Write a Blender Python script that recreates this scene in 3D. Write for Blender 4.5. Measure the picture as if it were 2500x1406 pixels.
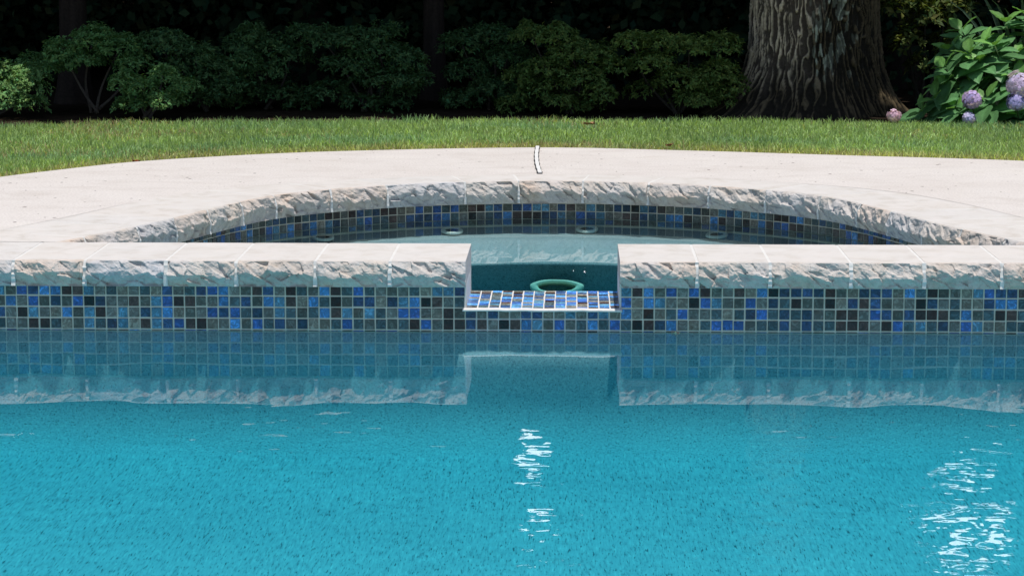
import bpy, math, random
import numpy as np
from mathutils import Vector

random.seed(7)
rng = np.random.default_rng(11)
scene = bpy.context.scene
for o in list(bpy.data.objects):
    bpy.data.objects.remove(o)
COL = scene.collection
R = math.radians

# ------------------------------------------------------------ camera, sky, sun, exposure
cam_d = bpy.data.cameras.new("camera")
cam_d.sensor_width = 36.0
cam_d.lens = 86.4
cam_d.clip_start = 0.05
cam_d.clip_end = 2000
cam = bpy.data.objects.new("camera", cam_d)
cam.location = (0.068, -5.745, 0.788)
cam.rotation_euler = (R(90 - 8.46), 0, R(1.43))
COL.objects.link(cam)
scene.camera = cam

SUN = Vector((0.10, -0.145, 0.98)).normalized()
world = bpy.data.worlds.new("World")
scene.world = world
world.use_nodes = True
wn = world.node_tree
sky = wn.nodes.new("ShaderNodeTexSky")
sky.sky_type = 'NISHITA'
sky.sun_disc = False
sky.sun_elevation = math.asin(SUN.z)
sky.sun_rotation = math.atan2(SUN.x, SUN.y)
# unseen bright cloud added low beyond the trees to whiten the pool's glints
tc = wn.nodes.new("ShaderNodeTexCoord")
sxyz = wn.nodes.new("ShaderNodeSeparateXYZ"); wn.links.new(tc.outputs['Generated'], sxyz.inputs[0])
def wmap(sock, a, b, c, d):
    m = wn.nodes.new("ShaderNodeMapRange"); m.interpolation_type = 'SMOOTHSTEP'
    for k, v in zip(('From Min', 'From Max', 'To Min', 'To Max'), (a, b, c, d)): m.inputs[k].default_value = v
    wn.links.new(sock, m.inputs['Value']); return m.outputs[0]
def wmul(a, b):
    m = wn.nodes.new("ShaderNodeMath"); m.operation = 'MULTIPLY'
    wn.links.new(a, m.inputs[0]); wn.links.new(b, m.inputs[1]); return m.outputs[0]
cn = wn.nodes.new("ShaderNodeTexNoise"); cn.inputs['Scale'].default_value = 3.0; cn.inputs['Detail'].default_value = 6
wn.links.new(tc.outputs['Generated'], cn.inputs['Vector'])
cm = wmul(wmul(wmap(sxyz.outputs['Z'], 0.30, 0.55, 1.0, 0.0), wmap(sxyz.outputs['Y'], 0.3, 0.7, 0.0, 1.0)), wmap(cn.outputs['Fac'], 0.22, 0.45, 0.3, 1.0))
wx = wn.nodes.new("ShaderNodeMix"); wx.data_type = 'RGBA'
wn.links.new(cm, wx.inputs['Factor']); wn.links.new(sky.outputs[0], wx.inputs['A']); wx.inputs['B'].default_value = (30, 30, 31, 1)
wn.links.new(wx.outputs['Result'], wn.nodes["Background"].inputs[0])
wn.nodes["Background"].inputs[1].default_value = 0.10
sun_d = bpy.data.lights.new("sun", 'SUN')
sun_d.energy = 4.0
sun_d.angle = R(0.53)
sun_d.color = (1.0, 0.95, 0.88)
sun = bpy.data.objects.new("sun", sun_d)
sun.rotation_euler = SUN.to_track_quat('Z', 'Y').to_euler()
sun.location = (3, 1, 12)
COL.objects.link(sun)
vs = scene.view_settings
vs.view_transform = 'Standard'
vs.look = 'None'
vs.gamma = 1
vs.exposure = 0.0
scene.cycles.max_bounces = 10
scene.cycles.transparent_max_bounces = 16
scene.cycles.sample_clamp_indirect = 6

# ------------------------------------------------------------ numpy noise
def _hash(ix, iy, iz):
    h = (ix * 374761393 + iy * 668265263 + iz * 2147483647) & 0xffffffff
    h = ((h ^ (h >> 13)) * 1274126177) & 0xffffffff
    h = ((h ^ (h >> 16)) * 2246822519) & 0xffffffff
    return ((h ^ (h >> 15)) & 0xffff) / 65535.0

def vnoise(x, y, z=0.0):
    x, y, z = np.broadcast_arrays(np.asarray(x, float), np.asarray(y, float), np.asarray(z, float))
    xi, yi, zi = np.floor(x).astype(np.int64), np.floor(y).astype(np.int64), np.floor(z).astype(np.int64)
    fx, fy, fz = x - xi, y - yi, z - zi
    fx, fy, fz = [f * f * f * (f * (f * 6 - 15) + 10) for f in (fx, fy, fz)]
    r = 0
    for dx in (0, 1):
        for dy in (0, 1):
            for dz in (0, 1):
                w = (fx if dx else 1 - fx) * (fy if dy else 1 - fy) * (fz if dz else 1 - fz)
                r = r + w * _hash(xi + dx, yi + dy, zi + dz)
    return r * 2 - 1

def fbm(x, y, z=0.0, o=4, g=0.5):
    a, t, r = 1.0, 0.0, 0.0
    for i in range(o):
        r = r + a * vnoise(np.asarray(x) * 2 ** i + 17.3 * i, np.asarray(y) * 2 ** i - 9.1 * i, np.asarray(z) * 2 ** i + 3.7 * i)
        t += a
        a *= g
    return r / t

def smooth(a, b, x):
    t = np.clip((np.asarray(x, float) - a) / (b - a), 0, 1)
    return t * t * (3 - 2 * t)

# ------------------------------------------------------------ object helpers
def tag(o, label=None, cat=None, group=None, kind=None):
    if label: o['label'] = label
    if cat: o['category'] = cat
    if group: o['group'] = group
    if kind: o['kind'] = kind
    return o

def thing(name, label, cat, loc=(0, 0, 0), group=None):
    o = bpy.data.objects.new(name, None)
    o.empty_display_size = 0.1
    o.location = loc
    COL.objects.link(o)
    return tag(o, label, cat, group)

def mk(name, V, F, mats, parent=None, col=None, smooth_shade=False, mi=None, world_space=True):
    """one mesh object; V in world coordinates, kept there when parented"""
    V = np.asarray(V, float)
    off = np.zeros(3)
    if parent is not None:
        p = parent
        while p is not None:
            off = off + np.array(p.location)
            p = p.parent
    me = bpy.data.meshes.new(name)
    V = V - off
    if isinstance(F, np.ndarray):
        n, k = F.shape
        me.vertices.add(len(V)); me.vertices.foreach_set('co', V.ravel())
        me.loops.add(n * k); me.loops.foreach_set('vertex_index', F.ravel().astype(np.int32))
        me.polygons.add(n)
        me.polygons.foreach_set('loop_start', np.arange(0, n * k, k, dtype=np.int32))
        me.polygons.foreach_set('loop_total', np.full(n, k, dtype=np.int32))
        me.update(calc_edges=True)
    else:
        me.from_pydata([tuple(v) for v in V], [], [tuple(f) for f in F])
    if not isinstance(mats, (list, tuple)):
        mats = [mats]
    for m in mats:
        me.materials.append(m)
    if mi is not None:
        me.polygons.foreach_set('material_index', np.asarray(mi, np.int32))
    if smooth_shade:
        me.polygons.foreach_set('use_smooth', np.ones(len(me.polygons), bool))
    if col is not None:
        a = me.color_attributes.new('col', 'FLOAT_COLOR', 'POINT')
        c = np.ones((len(V), 4)); c[:, :3] = col
        a.data.foreach_set('color', c.ravel())
    me.update()
    o = bpy.data.objects.new(name, me)
    COL.objects.link(o)
    if parent is not None:
        o.parent = parent
    return o

class MB:
    """collects shapes into one mesh"""
    def __init__(self):
        self.V, self.F, self.C, self.M = [], [], [], []
        self.n = 0
    def add(self, V, F, col=(1, 1, 1), mi=0):
        V = np.asarray(V, float)
        self.V.append(V)
        for f in F:
            self.F.append(tuple(int(i) + self.n for i in f)); self.M.append(mi)
        c = np.empty((len(V), 3)); c[:] = col
        self.C.append(c)
        self.n += len(V)
    def box(self, x0, x1, y0, y1, z0, z1, col=(1, 1, 1), mi=0):
        V = [(x, y, z) for z in (z0, z1) for y in (y0, y1) for x in (x0, x1)]
        self.add(V, [(0, 2, 3, 1), (4, 5, 7, 6), (0, 1, 5, 4), (2, 6, 7, 3), (0, 4, 6, 2), (1, 3, 7, 5)], col, mi)
    def tube(self, P, r, n=7, col=(1, 1, 1), mi=0):
        P = np.asarray(P, float)
        r = np.broadcast_to(np.asarray(r, float), (len(P),))
        V = []
        for i, p in enumerate(P):
            t = P[min(i + 1, len(P) - 1)] - P[max(i - 1, 0)]
            t = t / (np.linalg.norm(t) + 1e-9)
            a = np.cross(t, (0.3, 0.9, 0.31)); a /= np.linalg.norm(a) + 1e-9
            b = np.cross(t, a)
            for k in range(n):
                th = 2 * math.pi * k / n
                V.append(p + r[i] * (math.cos(th) * a + math.sin(th) * b))
        F = []
        for i in range(len(P) - 1):
            for k in range(n):
                F.append((i * n + k, i * n + (k + 1) % n, (i + 1) * n + (k + 1) % n, (i + 1) * n + k))
        F.append(tuple(range(n - 1, -1, -1)))
        F.append(tuple((len(P) - 1) * n + k for k in range(n)))
        self.add(V, F, col, mi)
    def build(self, name, mats, parent=None, smooth_shade=False):
        return mk(name, np.concatenate(self.V), self.F, mats, parent, np.concatenate(self.C), smooth_shade, self.M)

# ------------------------------------------------------------ materials
def newmat(name):
    m = bpy.data.materials.new(name)
    m.use_nodes = True
    nt = m.node_tree
    nt.nodes.clear()
    out = nt.nodes.new("ShaderNodeOutputMaterial")
    return m, nt, out

def N(nt, t, **kw):
    n = nt.nodes.new(t)
    for k, v in kw.items():
        if k.startswith('i_'):
            n.inputs[k[2:].replace('_', ' ')].default_value = v
        else:
            setattr(n, k, v)
    return n

def L(nt, a, b): nt.links.new(a, b)

def coords(nt, scale=(1, 1, 1)):
    g = N(nt, "ShaderNodeNewGeometry")          # world position: every object here is static
    m = N(nt, "ShaderNodeMapping"); m.inputs['Scale'].default_value = scale
    L(nt, g.outputs['Position'], m.inputs[0])
    return m.outputs[0]

def noise(nt, vec, scale, detail=4, rough=0.55, dist=0.0):
    n = N(nt, "ShaderNodeTexNoise")
    n.inputs['Scale'].default_value = scale; n.inputs['Detail'].default_value = detail
    n.inputs['Roughness'].default_value = rough; n.inputs['Distortion'].default_value = dist
    L(nt, vec, n.inputs['Vector'])
    return n.outputs['Fac']

def ramp(nt, fac, stops):
    r = N(nt, "ShaderNodeValToRGB")
    e = r.color_ramp.elements
    while len(e) < len(stops): e.new(0.5)
    for k, (p, c) in zip(e, stops):
        k.position = p
        k.color = (*c, 1) if len(c) == 3 else c
    L(nt, fac, r.inputs[0])
    return r.outputs[0]

def mixc(nt, a, b, fac, mode='MIX'):
    m = N(nt, "ShaderNodeMix", data_type='RGBA', blend_type=mode)
    for s, v in ((m.inputs['Factor'], fac), (m.inputs['A'], a), (m.inputs['B'], b)):
        if hasattr(v, 'links'): L(nt, v, s)
        elif isinstance(v, (int, float)): s.default_value = v
        else: s.default_value = (*v, 1)
    return m.outputs['Result']

def math_(nt, op, a, b=None, clamp=False):
    m = N(nt, "ShaderNodeMath", operation=op, use_clamp=clamp)
    for s, v in zip(m.inputs, (a, b)):
        if v is None: continue
        if hasattr(v, 'links'): L(nt, v, s)
        else: s.default_value = v
    return m.outputs[0]

def bump(nt, h, strength, dist):
    b = N(nt, "ShaderNodeBump"); b.inputs['Strength'].default_value = strength
    b.inputs['Distance'].default_value = dist
    L(nt, h, b.inputs['Height'])
    return b.outputs[0]

def princ(nt, out, col, rough=0.7, spec=0.3, normal=None):
    p = N(nt, "ShaderNodeBsdfPrincipled")
    if hasattr(col, 'links'): L(nt, col, p.inputs['Base Color'])
    else: p.inputs['Base Color'].default_value = (*col, 1)
    if hasattr(rough, 'links'): L(nt, rough, p.inputs['Roughness'])
    else: p.inputs['Roughness'].default_value = rough
    p.inputs['Specular IOR Level'].default_value = spec
    if normal is not None: L(nt, normal, p.inputs['Normal'])
    L(nt, p.outputs[0], out.inputs[0])
    return p

M = {}
def mat_stone():
    m, nt, out = newmat("split_faced_stone")
    v = coords(nt)
    oi = N(nt, "ShaderNodeObjectInfo")
    base = ramp(nt, oi.outputs['Random'], [(0.0, (0.53, 0.48, 0.43)), (0.28, (0.57, 0.50, 0.445)), (0.5, (0.53, 0.495, 0.46)), (0.72, (0.58, 0.53, 0.48)), (0.9, (0.50, 0.49, 0.485))])
    warm = ramp(nt, noise(nt, v, 9, 5, 0.6, 0.6), [(0.36, (0.94, 0.97, 1.02)), (0.52, (1, 1, 1)), (0.68, (1.04, 0.96, 0.90))])
    c = mixc(nt, base, warm, 1.0, 'MULTIPLY')
    mott = ramp(nt, noise(nt, v, 60, 6, 0.65), [(0.3, (0.72, 0.72, 0.73)), (0.5, (0.97, 0.97, 0.97)), (0.7, (1.1, 1.1, 1.1))])
    c = mixc(nt, c, mott, 0.8, 'MULTIPLY')
    pits = ramp(nt, noise(nt, v, 260, 3, 0.5), [(0.27, (0.45, 0.43, 0.42)), (0.36, (1, 1, 1))])
    g = N(nt, "ShaderNodeNewGeometry")
    sx = N(nt, "ShaderNodeSeparateXYZ"); L(nt, g.outputs['True Normal'], sx.inputs[0])
    face = math_(nt, 'SUBTRACT', 1.0, math_(nt, 'GREATER_THAN', sx.outputs['Z'], 0.985))
    c = mixc(nt, mixc(nt, c, (0.60, 0.575, 0.55), 0.85), c, face)     # sawn top against split face
    topm = ramp(nt, noise(nt, v, 13, 5, 0.65, 0.5), [(0.32, (0.88, 0.86, 0.83)), (0.5, (1, 1, 1)), (0.68, (1.04, 1.04, 1.05))])
    c = mixc(nt, c, topm, 1.0, 'MULTIPLY')
    c = mixc(nt, c, pits, math_(nt, 'MULTIPLY', face, 0.8), 'MULTIPLY')
    h = noise(nt, v, 170, 8, 0.7)
    princ(nt, out, c, 0.85, 0.2, bump(nt, h, 0.5, 0.0025))
    return m

def mat_plain(name, c1, c2, scale, rough=0.8, bs=0.3, bd=0.002, spec=0.25):
    m, nt, out = newmat(name)
    v = coords(nt)
    f = noise(nt, v, scale, 6, 0.6)
    c = ramp(nt, f, [(0.3, c1), (0.7, c2)])
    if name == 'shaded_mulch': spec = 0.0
    princ(nt, out, c, rough, spec, bump(nt, noise(nt, v, scale * 4, 5, 0.6), bs, bd))
    return m

def mat_tile():
    m, nt, out = newmat("glass_mosaic")
    a = N(nt, "ShaderNodeAttribute", attribute_name='col')
    v = coords(nt)
    sw = noise(nt, v, 55, 5, 0.6, 2.2)
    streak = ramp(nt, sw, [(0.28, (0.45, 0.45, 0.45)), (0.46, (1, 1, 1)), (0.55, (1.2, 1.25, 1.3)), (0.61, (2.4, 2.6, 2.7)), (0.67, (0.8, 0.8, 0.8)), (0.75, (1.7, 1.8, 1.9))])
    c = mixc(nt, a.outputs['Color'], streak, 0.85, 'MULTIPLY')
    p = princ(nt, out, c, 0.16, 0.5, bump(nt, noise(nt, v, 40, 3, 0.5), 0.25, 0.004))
    return m

def mat_plaster(name, scale, dark=1.0):
    m, nt, out = newmat(name)
    v = coords(nt, scale)
    c = ramp(nt, noise(nt, v, 190, 3, 0.6), [(0.28, (0.24, 0.29, 0.34)), (0.42, (0.39, 0.46, 0.51)), (0.58, (0.445, 0.515, 0.56)), (0.72, (0.57, 0.63, 0.66))])
    fl = ramp(nt, noise(nt, v, 300, 2, 0.5), [(0.29, (0.16, 0.20, 0.24)), (0.41, (1, 1, 1))])
    c = mixc(nt, c, fl, 0.85, 'MULTIPLY')
    big = ramp(nt, noise(nt, coords(nt), 2.2, 3, 0.5), [(0.3, (0.9, 0.92, 0.93)), (0.7, (1.05, 1.04, 1.03))])
    c = mixc(nt, c, big, 1.0, 'MULTIPLY')
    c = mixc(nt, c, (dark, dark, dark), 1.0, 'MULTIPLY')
    princ(nt, out, c, 0.9, 0.1)
    return m

def mat_water(name, calm, rough_amp, fine_amp, y_near, y_far, dens):
    m, nt, out = newmat(name)
    g = N(nt, "ShaderNodeNewGeometry")
    sx = N(nt, "ShaderNodeSeparateXYZ"); L(nt, g.outputs['Position'], sx.inputs[0])
    v = coords(nt)
    # the water lies calm in the lee of the wall and ruffles farther out, in patches of breeze
    mr = N(nt, "ShaderNodeMapRange", interpolation_type='SMOOTHSTEP')
    for k, val in zip(('From Min', 'From Max', 'To Min', 'To Max'), (y_near, y_far, 0.0, 1.0)):
        mr.inputs[k].default_value = val
    L(nt, sx.outputs['Y'], mr.inputs['Value'])
    patch = ramp(nt, noise(nt, v, 2.4, 2, 0.5), [(0.42, (0.15, 0.15, 0.15)), (0.62, (1, 1, 1))])
    pm = math_(nt, 'MULTIPLY', mr.outputs[0], patch)
    swell = math_(nt, 'MULTIPLY', noise(nt, v, 5, 1, 0.4), calm)
    mid = math_(nt, 'MULTIPLY', math_(nt, 'MULTIPLY', noise(nt, v, 16, 1, 0.5), rough_amp), pm)
    fin = math_(nt, 'MULTIPLY', math_(nt, 'MULTIPLY', noise(nt, v, 25, 1, 0.5), fine_amp), pm)
    h = math_(nt, 'ADD', math_(nt, 'ADD', swell, mid), fin)
    b = bump(nt, h, 1.0, 1.0)
    fr = N(nt, "ShaderNodeFresnel"); fr.inputs['IOR'].default_value = 1.33
    L(nt, b, fr.inputs['Normal'])
    tr = N(nt, "ShaderNodeBsdfTransparent")
    gl = N(nt, "ShaderNodeBsdfGlossy"); gl.inputs['Roughness'].default_value = 0.0
    L(nt, b, gl.inputs['Normal'])
    mx = N(nt, "ShaderNodeMixShader")
    L(nt, fr.outputs[0], mx.inputs[0]); L(nt, tr.outputs[0], mx.inputs[1]); L(nt, gl.outputs[0], mx.inputs[2])
    L(nt, mx.outputs[0], out.inputs['Surface'])
    va = N(nt, "ShaderNodeVolumeAbsorption")
    va.inputs['Color'].default_value = (0.11, 0.875, 0.942, 1)
    va.inputs['Density'].default_value = dens
    L(nt, va.outputs[0], out.inputs['Volume'])
    return m

def mat_deck():
    m, nt, out = newmat("brushed_concrete")
    v = coords(nt)
    c = ramp(nt, noise(nt, v, 2.2, 4, 0.6), [(0.3, (0.59, 0.555, 0.53)), (0.55, (0.62, 0.59, 0.57)), (0.75, (0.66, 0.63, 0.60))])
    f = ramp(nt, noise(nt, v, 150, 5, 0.6), [(0.3, (0.80, 0.79, 0.78)), (0.6, (1.05, 1.04, 1.03))])
    c = mixc(nt, c, f, 1.0, 'MULTIPLY')
    st = ramp(nt, noise(nt, coords(nt, (1, 1.6, 1)), 5.5, 5, 0.65, 0.8), [(0.30, (0.90, 0.885, 0.87)), (0.5, (1, 1, 1)), (0.7, (1.03, 1.03, 1.03))])
    c = mixc(nt, c, st, 0.9, 'MULTIPLY')
    sp = N(nt, "ShaderNodeTexVoronoi"); sp.inputs['Scale'].default_value = 13
    vv = coords(nt, (1.0, 0.6, 1)); L(nt, vv, sp.inputs['Vector'])
    spot = ramp(nt, sp.outputs['Distance'], [(0.05, (0.28, 0.25, 0.25)), (0.085, (1, 1, 1))])
    gate = ramp(nt, noise(nt, coords(nt, (1, 1, 1)), 6, 2, 0.5), [(0.38, (0, 0, 0)), (0.5, (1, 1, 1))])
    c = mixc(nt, c, spot, gate, 'MULTIPLY')
    vh = coords(nt, (55, 30, 55))
    pit = ramp(nt, noise(nt, vh, 1.0, 2, 0.5), [(0.255, (0.30, 0.27, 0.26)), (0.295, (1, 1, 1))])
    c = mixc(nt, c, pit, 1.0, 'MULTIPLY')
    princ(nt, out, c, 0.85, 0.2, bump(nt, noise(nt, v, 120, 6, 0.65), 0.4, 0.002))
    return m

def mat_leaf(name, trans=0.35, rough=0.45, spec=0.3):
    m, nt, out = newmat(name)
    a = N(nt, "ShaderNodeAttribute", attribute_name='col')
    v = coords(nt)
    c = mixc(nt, a.outputs['Color'], ramp(nt, noise(nt, v, 140, 3, 0.5), [(0.3, (0.8, 0.8, 0.8)), (0.7, (1.12, 1.12, 1.12))]), 1.0, 'MULTIPLY')
    p = N(nt, "ShaderNodeBsdfPrincipled")
    L(nt, c, p.inputs['Base Color'])
    p.inputs['Roughness'].default_value = rough
    p.inputs['Specular IOR Level'].default_value = spec
    t = N(nt, "ShaderNodeBsdfTranslucent")
    tc = mixc(nt, c, (1.2, 1.25, 0.5), 1.0, 'MULTIPLY')
    L(nt, tc, t.inputs[0])
    mx = N(nt, "ShaderNodeMixShader"); mx.inputs[0].default_value = trans
    L(nt, p.outputs[0], mx.inputs[1]); L(nt, t.outputs[0], mx.inputs[2])
    L(nt, mx.outputs[0], out.inputs[0])
    return m

def mat_attr(name, rough=0.9, bs=0.5, bd=0.003, scale=120):
    m, nt, out = newmat(name)
    a = N(nt, "ShaderNodeAttribute", attribute_name='col')
    v = coords(nt)
    c = mixc(nt, a.outputs['Color'], ramp(nt, noise(nt, v, scale, 5, 0.6), [(0.3, (0.7, 0.7, 0.7)), (0.7, (1.25, 1.25, 1.25))]), 1.0, 'MULTIPLY')
    princ(nt, out, c, rough, 0.15, bump(nt, noise(nt, v, scale * 1.5, 5, 0.6), bs, bd))
    return m

M['stone'] = mat_stone()
M['grout_white'] = mat_plain("white_mortar", (0.60, 0.59, 0.57), (0.70, 0.69, 0.67), 60)
M['grout_tile'] = mat_plain("tile_grout", (0.60, 0.57, 0.47), (0.74, 0.71, 0.62), 50)
M['tile'] = mat_tile()
M['plaster_wall'] = mat_plaster("pebble_plaster", (1, 1, 1))
M['plaster_floor'] = mat_plaster("pebble_plaster_floor", (1, 0.11, 1))
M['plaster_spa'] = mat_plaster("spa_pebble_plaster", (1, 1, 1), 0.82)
M['pool_water'] = mat_water("pool_water", 0.0009, 0.0021, 0.0015, -0.88, -1.3, 2.0)
M['spa_water'] = mat_water("spa_water", 0.0007, 0.0, 0.0, 10, 11, 1.45)
M['deck'] = mat_deck()
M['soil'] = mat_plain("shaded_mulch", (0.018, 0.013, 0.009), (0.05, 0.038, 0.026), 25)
M['lawn_base'] = mat_plain("lawn_soil", (0.05, 0.075, 0.02), (0.11, 0.12, 0.045), 14)
M['grass'] = mat_leaf("grass_blade", 0.45, 0.5, 0.25)
M['leaf'] = mat_leaf("shrub_leaf", 0.25, 0.6, 0.15)
M['canopy'] = mat_leaf("tree_leaf", 0.10, 0.7, 0.08)
M['petal'] = mat_leaf("petal", 0.3, 0.6, 0.15)
M['bark'] = mat_attr("furrowed_bark", 0.95, 0.5, 0.003, 90)
M['twig'] = mat_attr("twig_bark", 0.9, 0.3, 0.001, 150)
M['dry_leaf'] = mat_attr("dry_leaf", 0.8, 0.2, 0.001, 90)
M['ring'] = mat_plain("pale_plastic", (0.76, 0.80, 0.74), (0.84, 0.86, 0.80), 30, 0.4, 0.05, 0.001)
M['ring_drain'] = mat_plain("cream_plastic", (0.90, 0.84, 0.66), (0.95, 0.89, 0.72), 30, 0.5, 0.05, 0.001)  # cream chosen to offset the water's tint
M['hole'] = mat_plain("opening_shade", (0.006, 0.008, 0.008), (0.012, 0.014, 0.014), 30, 0.7)
M['caulk'] = mat_plain("white_caulk", (0.68, 0.68, 0.67), (0.76, 0.76, 0.75), 40, 0.6)
M['dark_joint'] = mat_plain("dark_joint", (0.03, 0.03, 0.03), (0.07, 0.065, 0.06), 60)

# ------------------------------------------------------------ plan of the place
Z_POOL = -0.171      # pool water level; the deck is z = 0
Z_SPA = -0.126
LIP = -0.1145
PITCH = 0.0267
XL, XR = -0.186, 0.181          # sides of the spillway gap
Y_F, Y_B = -0.026, 0.297        # front and back edge of the straight coping

def catmull(P, n):
    P = np.asarray(P, float)
    Q = np.vstack([2 * P[0] - P[1], P, 2 * P[-1] - P[-2]])
    out = []
    for i in range(1, len(Q) - 2):
        for t in np.linspace(0, 1, n, endpoint=False):
            a, b, c, d = Q[i - 1], Q[i], Q[i + 1], Q[i + 2]
            out.append(0.5 * ((2 * b) + (c - a) * t + (2 * a - 5 * b + 4 * c - d) * t * t + (3 * b - a - 3 * c + d) * t ** 3))
    out.append(P[-1])
    return np.array(out)

half = [(1.325, 0.05), (1.212, 0.31), (1.160, 0.42), (1.027, 0.75), (0.905, 1.13), (0.81, 1.36), (0.655, 1.54), (0.41, 1.705), (0.15, 1.785)]
ARC = catmull([(-x, y) for x, y in half] + [(0.0, 1.795)] + half[::-1], 24)
_seg = np.linalg.norm(np.diff(ARC, axis=0), axis=1)
ARC_S = np.concatenate([[0], np.cumsum(_seg)])
ARC_LEN = ARC_S[-1]
_t = np.gradient(ARC, axis=0); _t /= np.linalg.norm(_t, axis=1)[:, None]
ARC_N = np.stack([-_t[:, 1], _t[:, 0]], 1)       # outward normal (left to right travel)
if ARC_N[len(ARC_N) // 2][1] < 0: ARC_N = -ARC_N

def arc_pt(s, d):
    """point of the curved wall: s along, d outward"""
    s = np.asarray(s, float); d = np.asarray(d, float)
    x = np.interp(s, ARC_S, ARC[:, 0]); y = np.interp(s, ARC_S, ARC[:, 1])
    nx = np.interp(s, ARC_S, ARC_N[:, 0]); ny = np.interp(s, ARC_S, ARC_N[:, 1])
    l = np.hypot(nx, ny)
    return x + nx / l * d, y + ny / l * d

def coping_depth(s):
    u = np.abs(np.asarray(s) / ARC_LEN - 0.5) * 2
    return 0.19 + 0.09 * smooth(0.1, 0.6, u)

lawn_pts = [(-9, 0.92), (-4, 0.92), (-2.9, 0.95), (-2.3, 1.1), (-1.95, 1.45), (-1.725, 1.872), (-1.583, 2.11), (-1.394, 2.37), (-1.104, 2.585), (-0.743, 2.77), (-0.062, 2.93), (0.44, 2.83), (1.046, 2.645), (1.573, 2.475), (2.2, 2.1), (2.8, 1.5), (3.4, 1.15), (5, 1.0), (9, 1.0)]
LAWN = catmull(lawn_pts, 10)
def lawn_edge(x): return np.interp(x, LAWN[:, 0], LAWN[:, 1])
def lawn_far(x): return 4.32 - 0.06 * np.asarray(x) ** 2 * (np.abs(x) < 3.4) - 0.69 * (np.abs(x) >= 3.4)
def shade_line(x): return 4.62 - 0.085 * np.asarray(x) ** 2 * (np.abs(x) < 3.4) - 0.98 * (np.abs(x) >= 3.4)

# ------------------------------------------------------------ ground, lawn, deck
g = 400
mb = MB()
def ring_ground():
    # ground sheet to the horizon, with an opening where pool and deck lie
    X = [-g, -9, 9, g]; Y = [-g, -9, 3.3, g]
    V = [(x, y, -0.03) for y in Y for x in X]
    F = [(j * 4 + i, j * 4 + i + 1, (j + 1) * 4 + i + 1, (j + 1) * 4 + i) for j in range(3) for i in range(3) if not (i == 1 and j == 1)]
    return V, F
o = mk('ground', *ring_ground(), M['soil']); tag(o, 'dark mulch ground in the shade under the trees', kind='structure')

xs = np.linspace(-8.9, 8.9, 160)
V, F = [], []
for i, x in enumerate(xs):
    a, b = float(lawn_edge(x)) - 0.02, float(lawn_far(x))
    for k in range(9):
        y = a + (b - a) * k / 8
        V.append((x, y, -0.022 + 0.004 * float(vnoise(x * 3, y * 3))))
for i in range(len(xs) - 1):
    for k in range(8):
        F.append((i * 9 + k, (i + 1) * 9 + k, (i + 1) * 9 + k + 1, i * 9 + k + 1))
o = mk('lawn', V, F, M['lawn_base'], smooth_shade=True); tag(o, 'lawn earth under the mown grass', kind='structure')

# deck: between coping joint and lawn edge
sA = np.linspace(0, ARC_LEN, 200)
ax, ay = arc_pt(sA, coping_depth(sA) + 0.0025)
keep = ay > 0.304
A = [(-9, 0.304), (-6, 0.304), (-4, 0.304), (-3, 0.304), (-2.2, 0.304), (-1.8, 0.304)]
A += list(zip(ax[keep], ay[keep]))
A += [(1.8, 0.304), (2.2, 0.304), (3, 0.304), (4, 0.304), (6, 0.304), (9, 0.304)]
A = np.array(A)
def resample(P, n):
    s = np.concatenate([[0], np.cumsum(np.linalg.norm(np.diff(P, axis=0), axis=1))])
    t = np.linspace(0, s[-1], n)
    return np.stack([np.interp(t, s, P[:, 0]), np.interp(t, s, P[:, 1])], 1)
nA = 420
A = resample(A, nA)
# match each joint point with the lawn edge by angle round the spa's middle inside the curve, by x outside
B = []
for x, y in A:
    if abs(x) >= 1.55: bx = x * 1.0 + math.copysign(0.35, x) * max(0, 1 - (abs(x) - 1.55) / 1.5)
    else: bx = x * (1 + 0.35 / 1.55)
    B.append((bx, float(lawn_edge(bx))))
B = np.array(B)
V, F = [], []
K = 6
for a, b in zip(A, B):
    for k in range(K + 1):
        p = a + (b - a) * k / K
        V.append((p[0], p[1], -0.0002 + 0.0006 * float(vnoise(p[0] * 2, p[1] * 2))))
    V.append((b[0], b[1] + 0.002, -0.06))
W = K + 2
for i in range(nA - 1):
    for k in range(W - 1):
        F.append((i * W + k, (i + 1) * W + k, (i + 1) * W + k + 1, i * W + k + 1))
# side and near decks round the pool
def slab(x0, x1, y0, y1):
    n = len(V)
    V.extend([(x0, y0, 0), (x1, y0, 0), (x1, y1, 0), (x0, y1, 0), (x0, y0, -0.06), (x1, y0, -0.06), (x1, y1, -0.06), (x0, y1, -0.06)])
    F.extend([(n, n + 1, n + 2, n + 3), (n, n + 4, n + 5, n + 1), (n + 1, n + 5, n + 6, n + 2), (n + 2, n + 6, n + 7, n + 3), (n + 3, n + 7, n + 4, n)])
slab(-9, -4.5, -5.2, 0.302); slab(4.5, 9, -5.2, 0.302); slab(-9, 9, -9, -5.204)
o = mk('pool_deck', V, F, M['deck']); tag(o, 'pale pinkish concrete pool deck curving round the spa', kind='structure')

# mortar bed below the joint between coping and deck
mb = MB()
s = np.linspace(0, ARC_LEN, 160)
x0, y0 = arc_pt(s, coping_depth(s) - 0.02); x1, y1 = arc_pt(s, coping_depth(s) + 0.03)
y0 = np.maximum(y0, 0.300); y1 = np.maximum(y1, 0.301)
V = []
for i in range(len(s)): V += [(x0[i], y0[i], -0.0011), (x1[i], y1[i], -0.0011)]
F = [(2 * i, 2 * i + 2, 2 * i + 3, 2 * i + 1) for i in range(len(s) - 1)]
joint_bed = (V, F)

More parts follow.
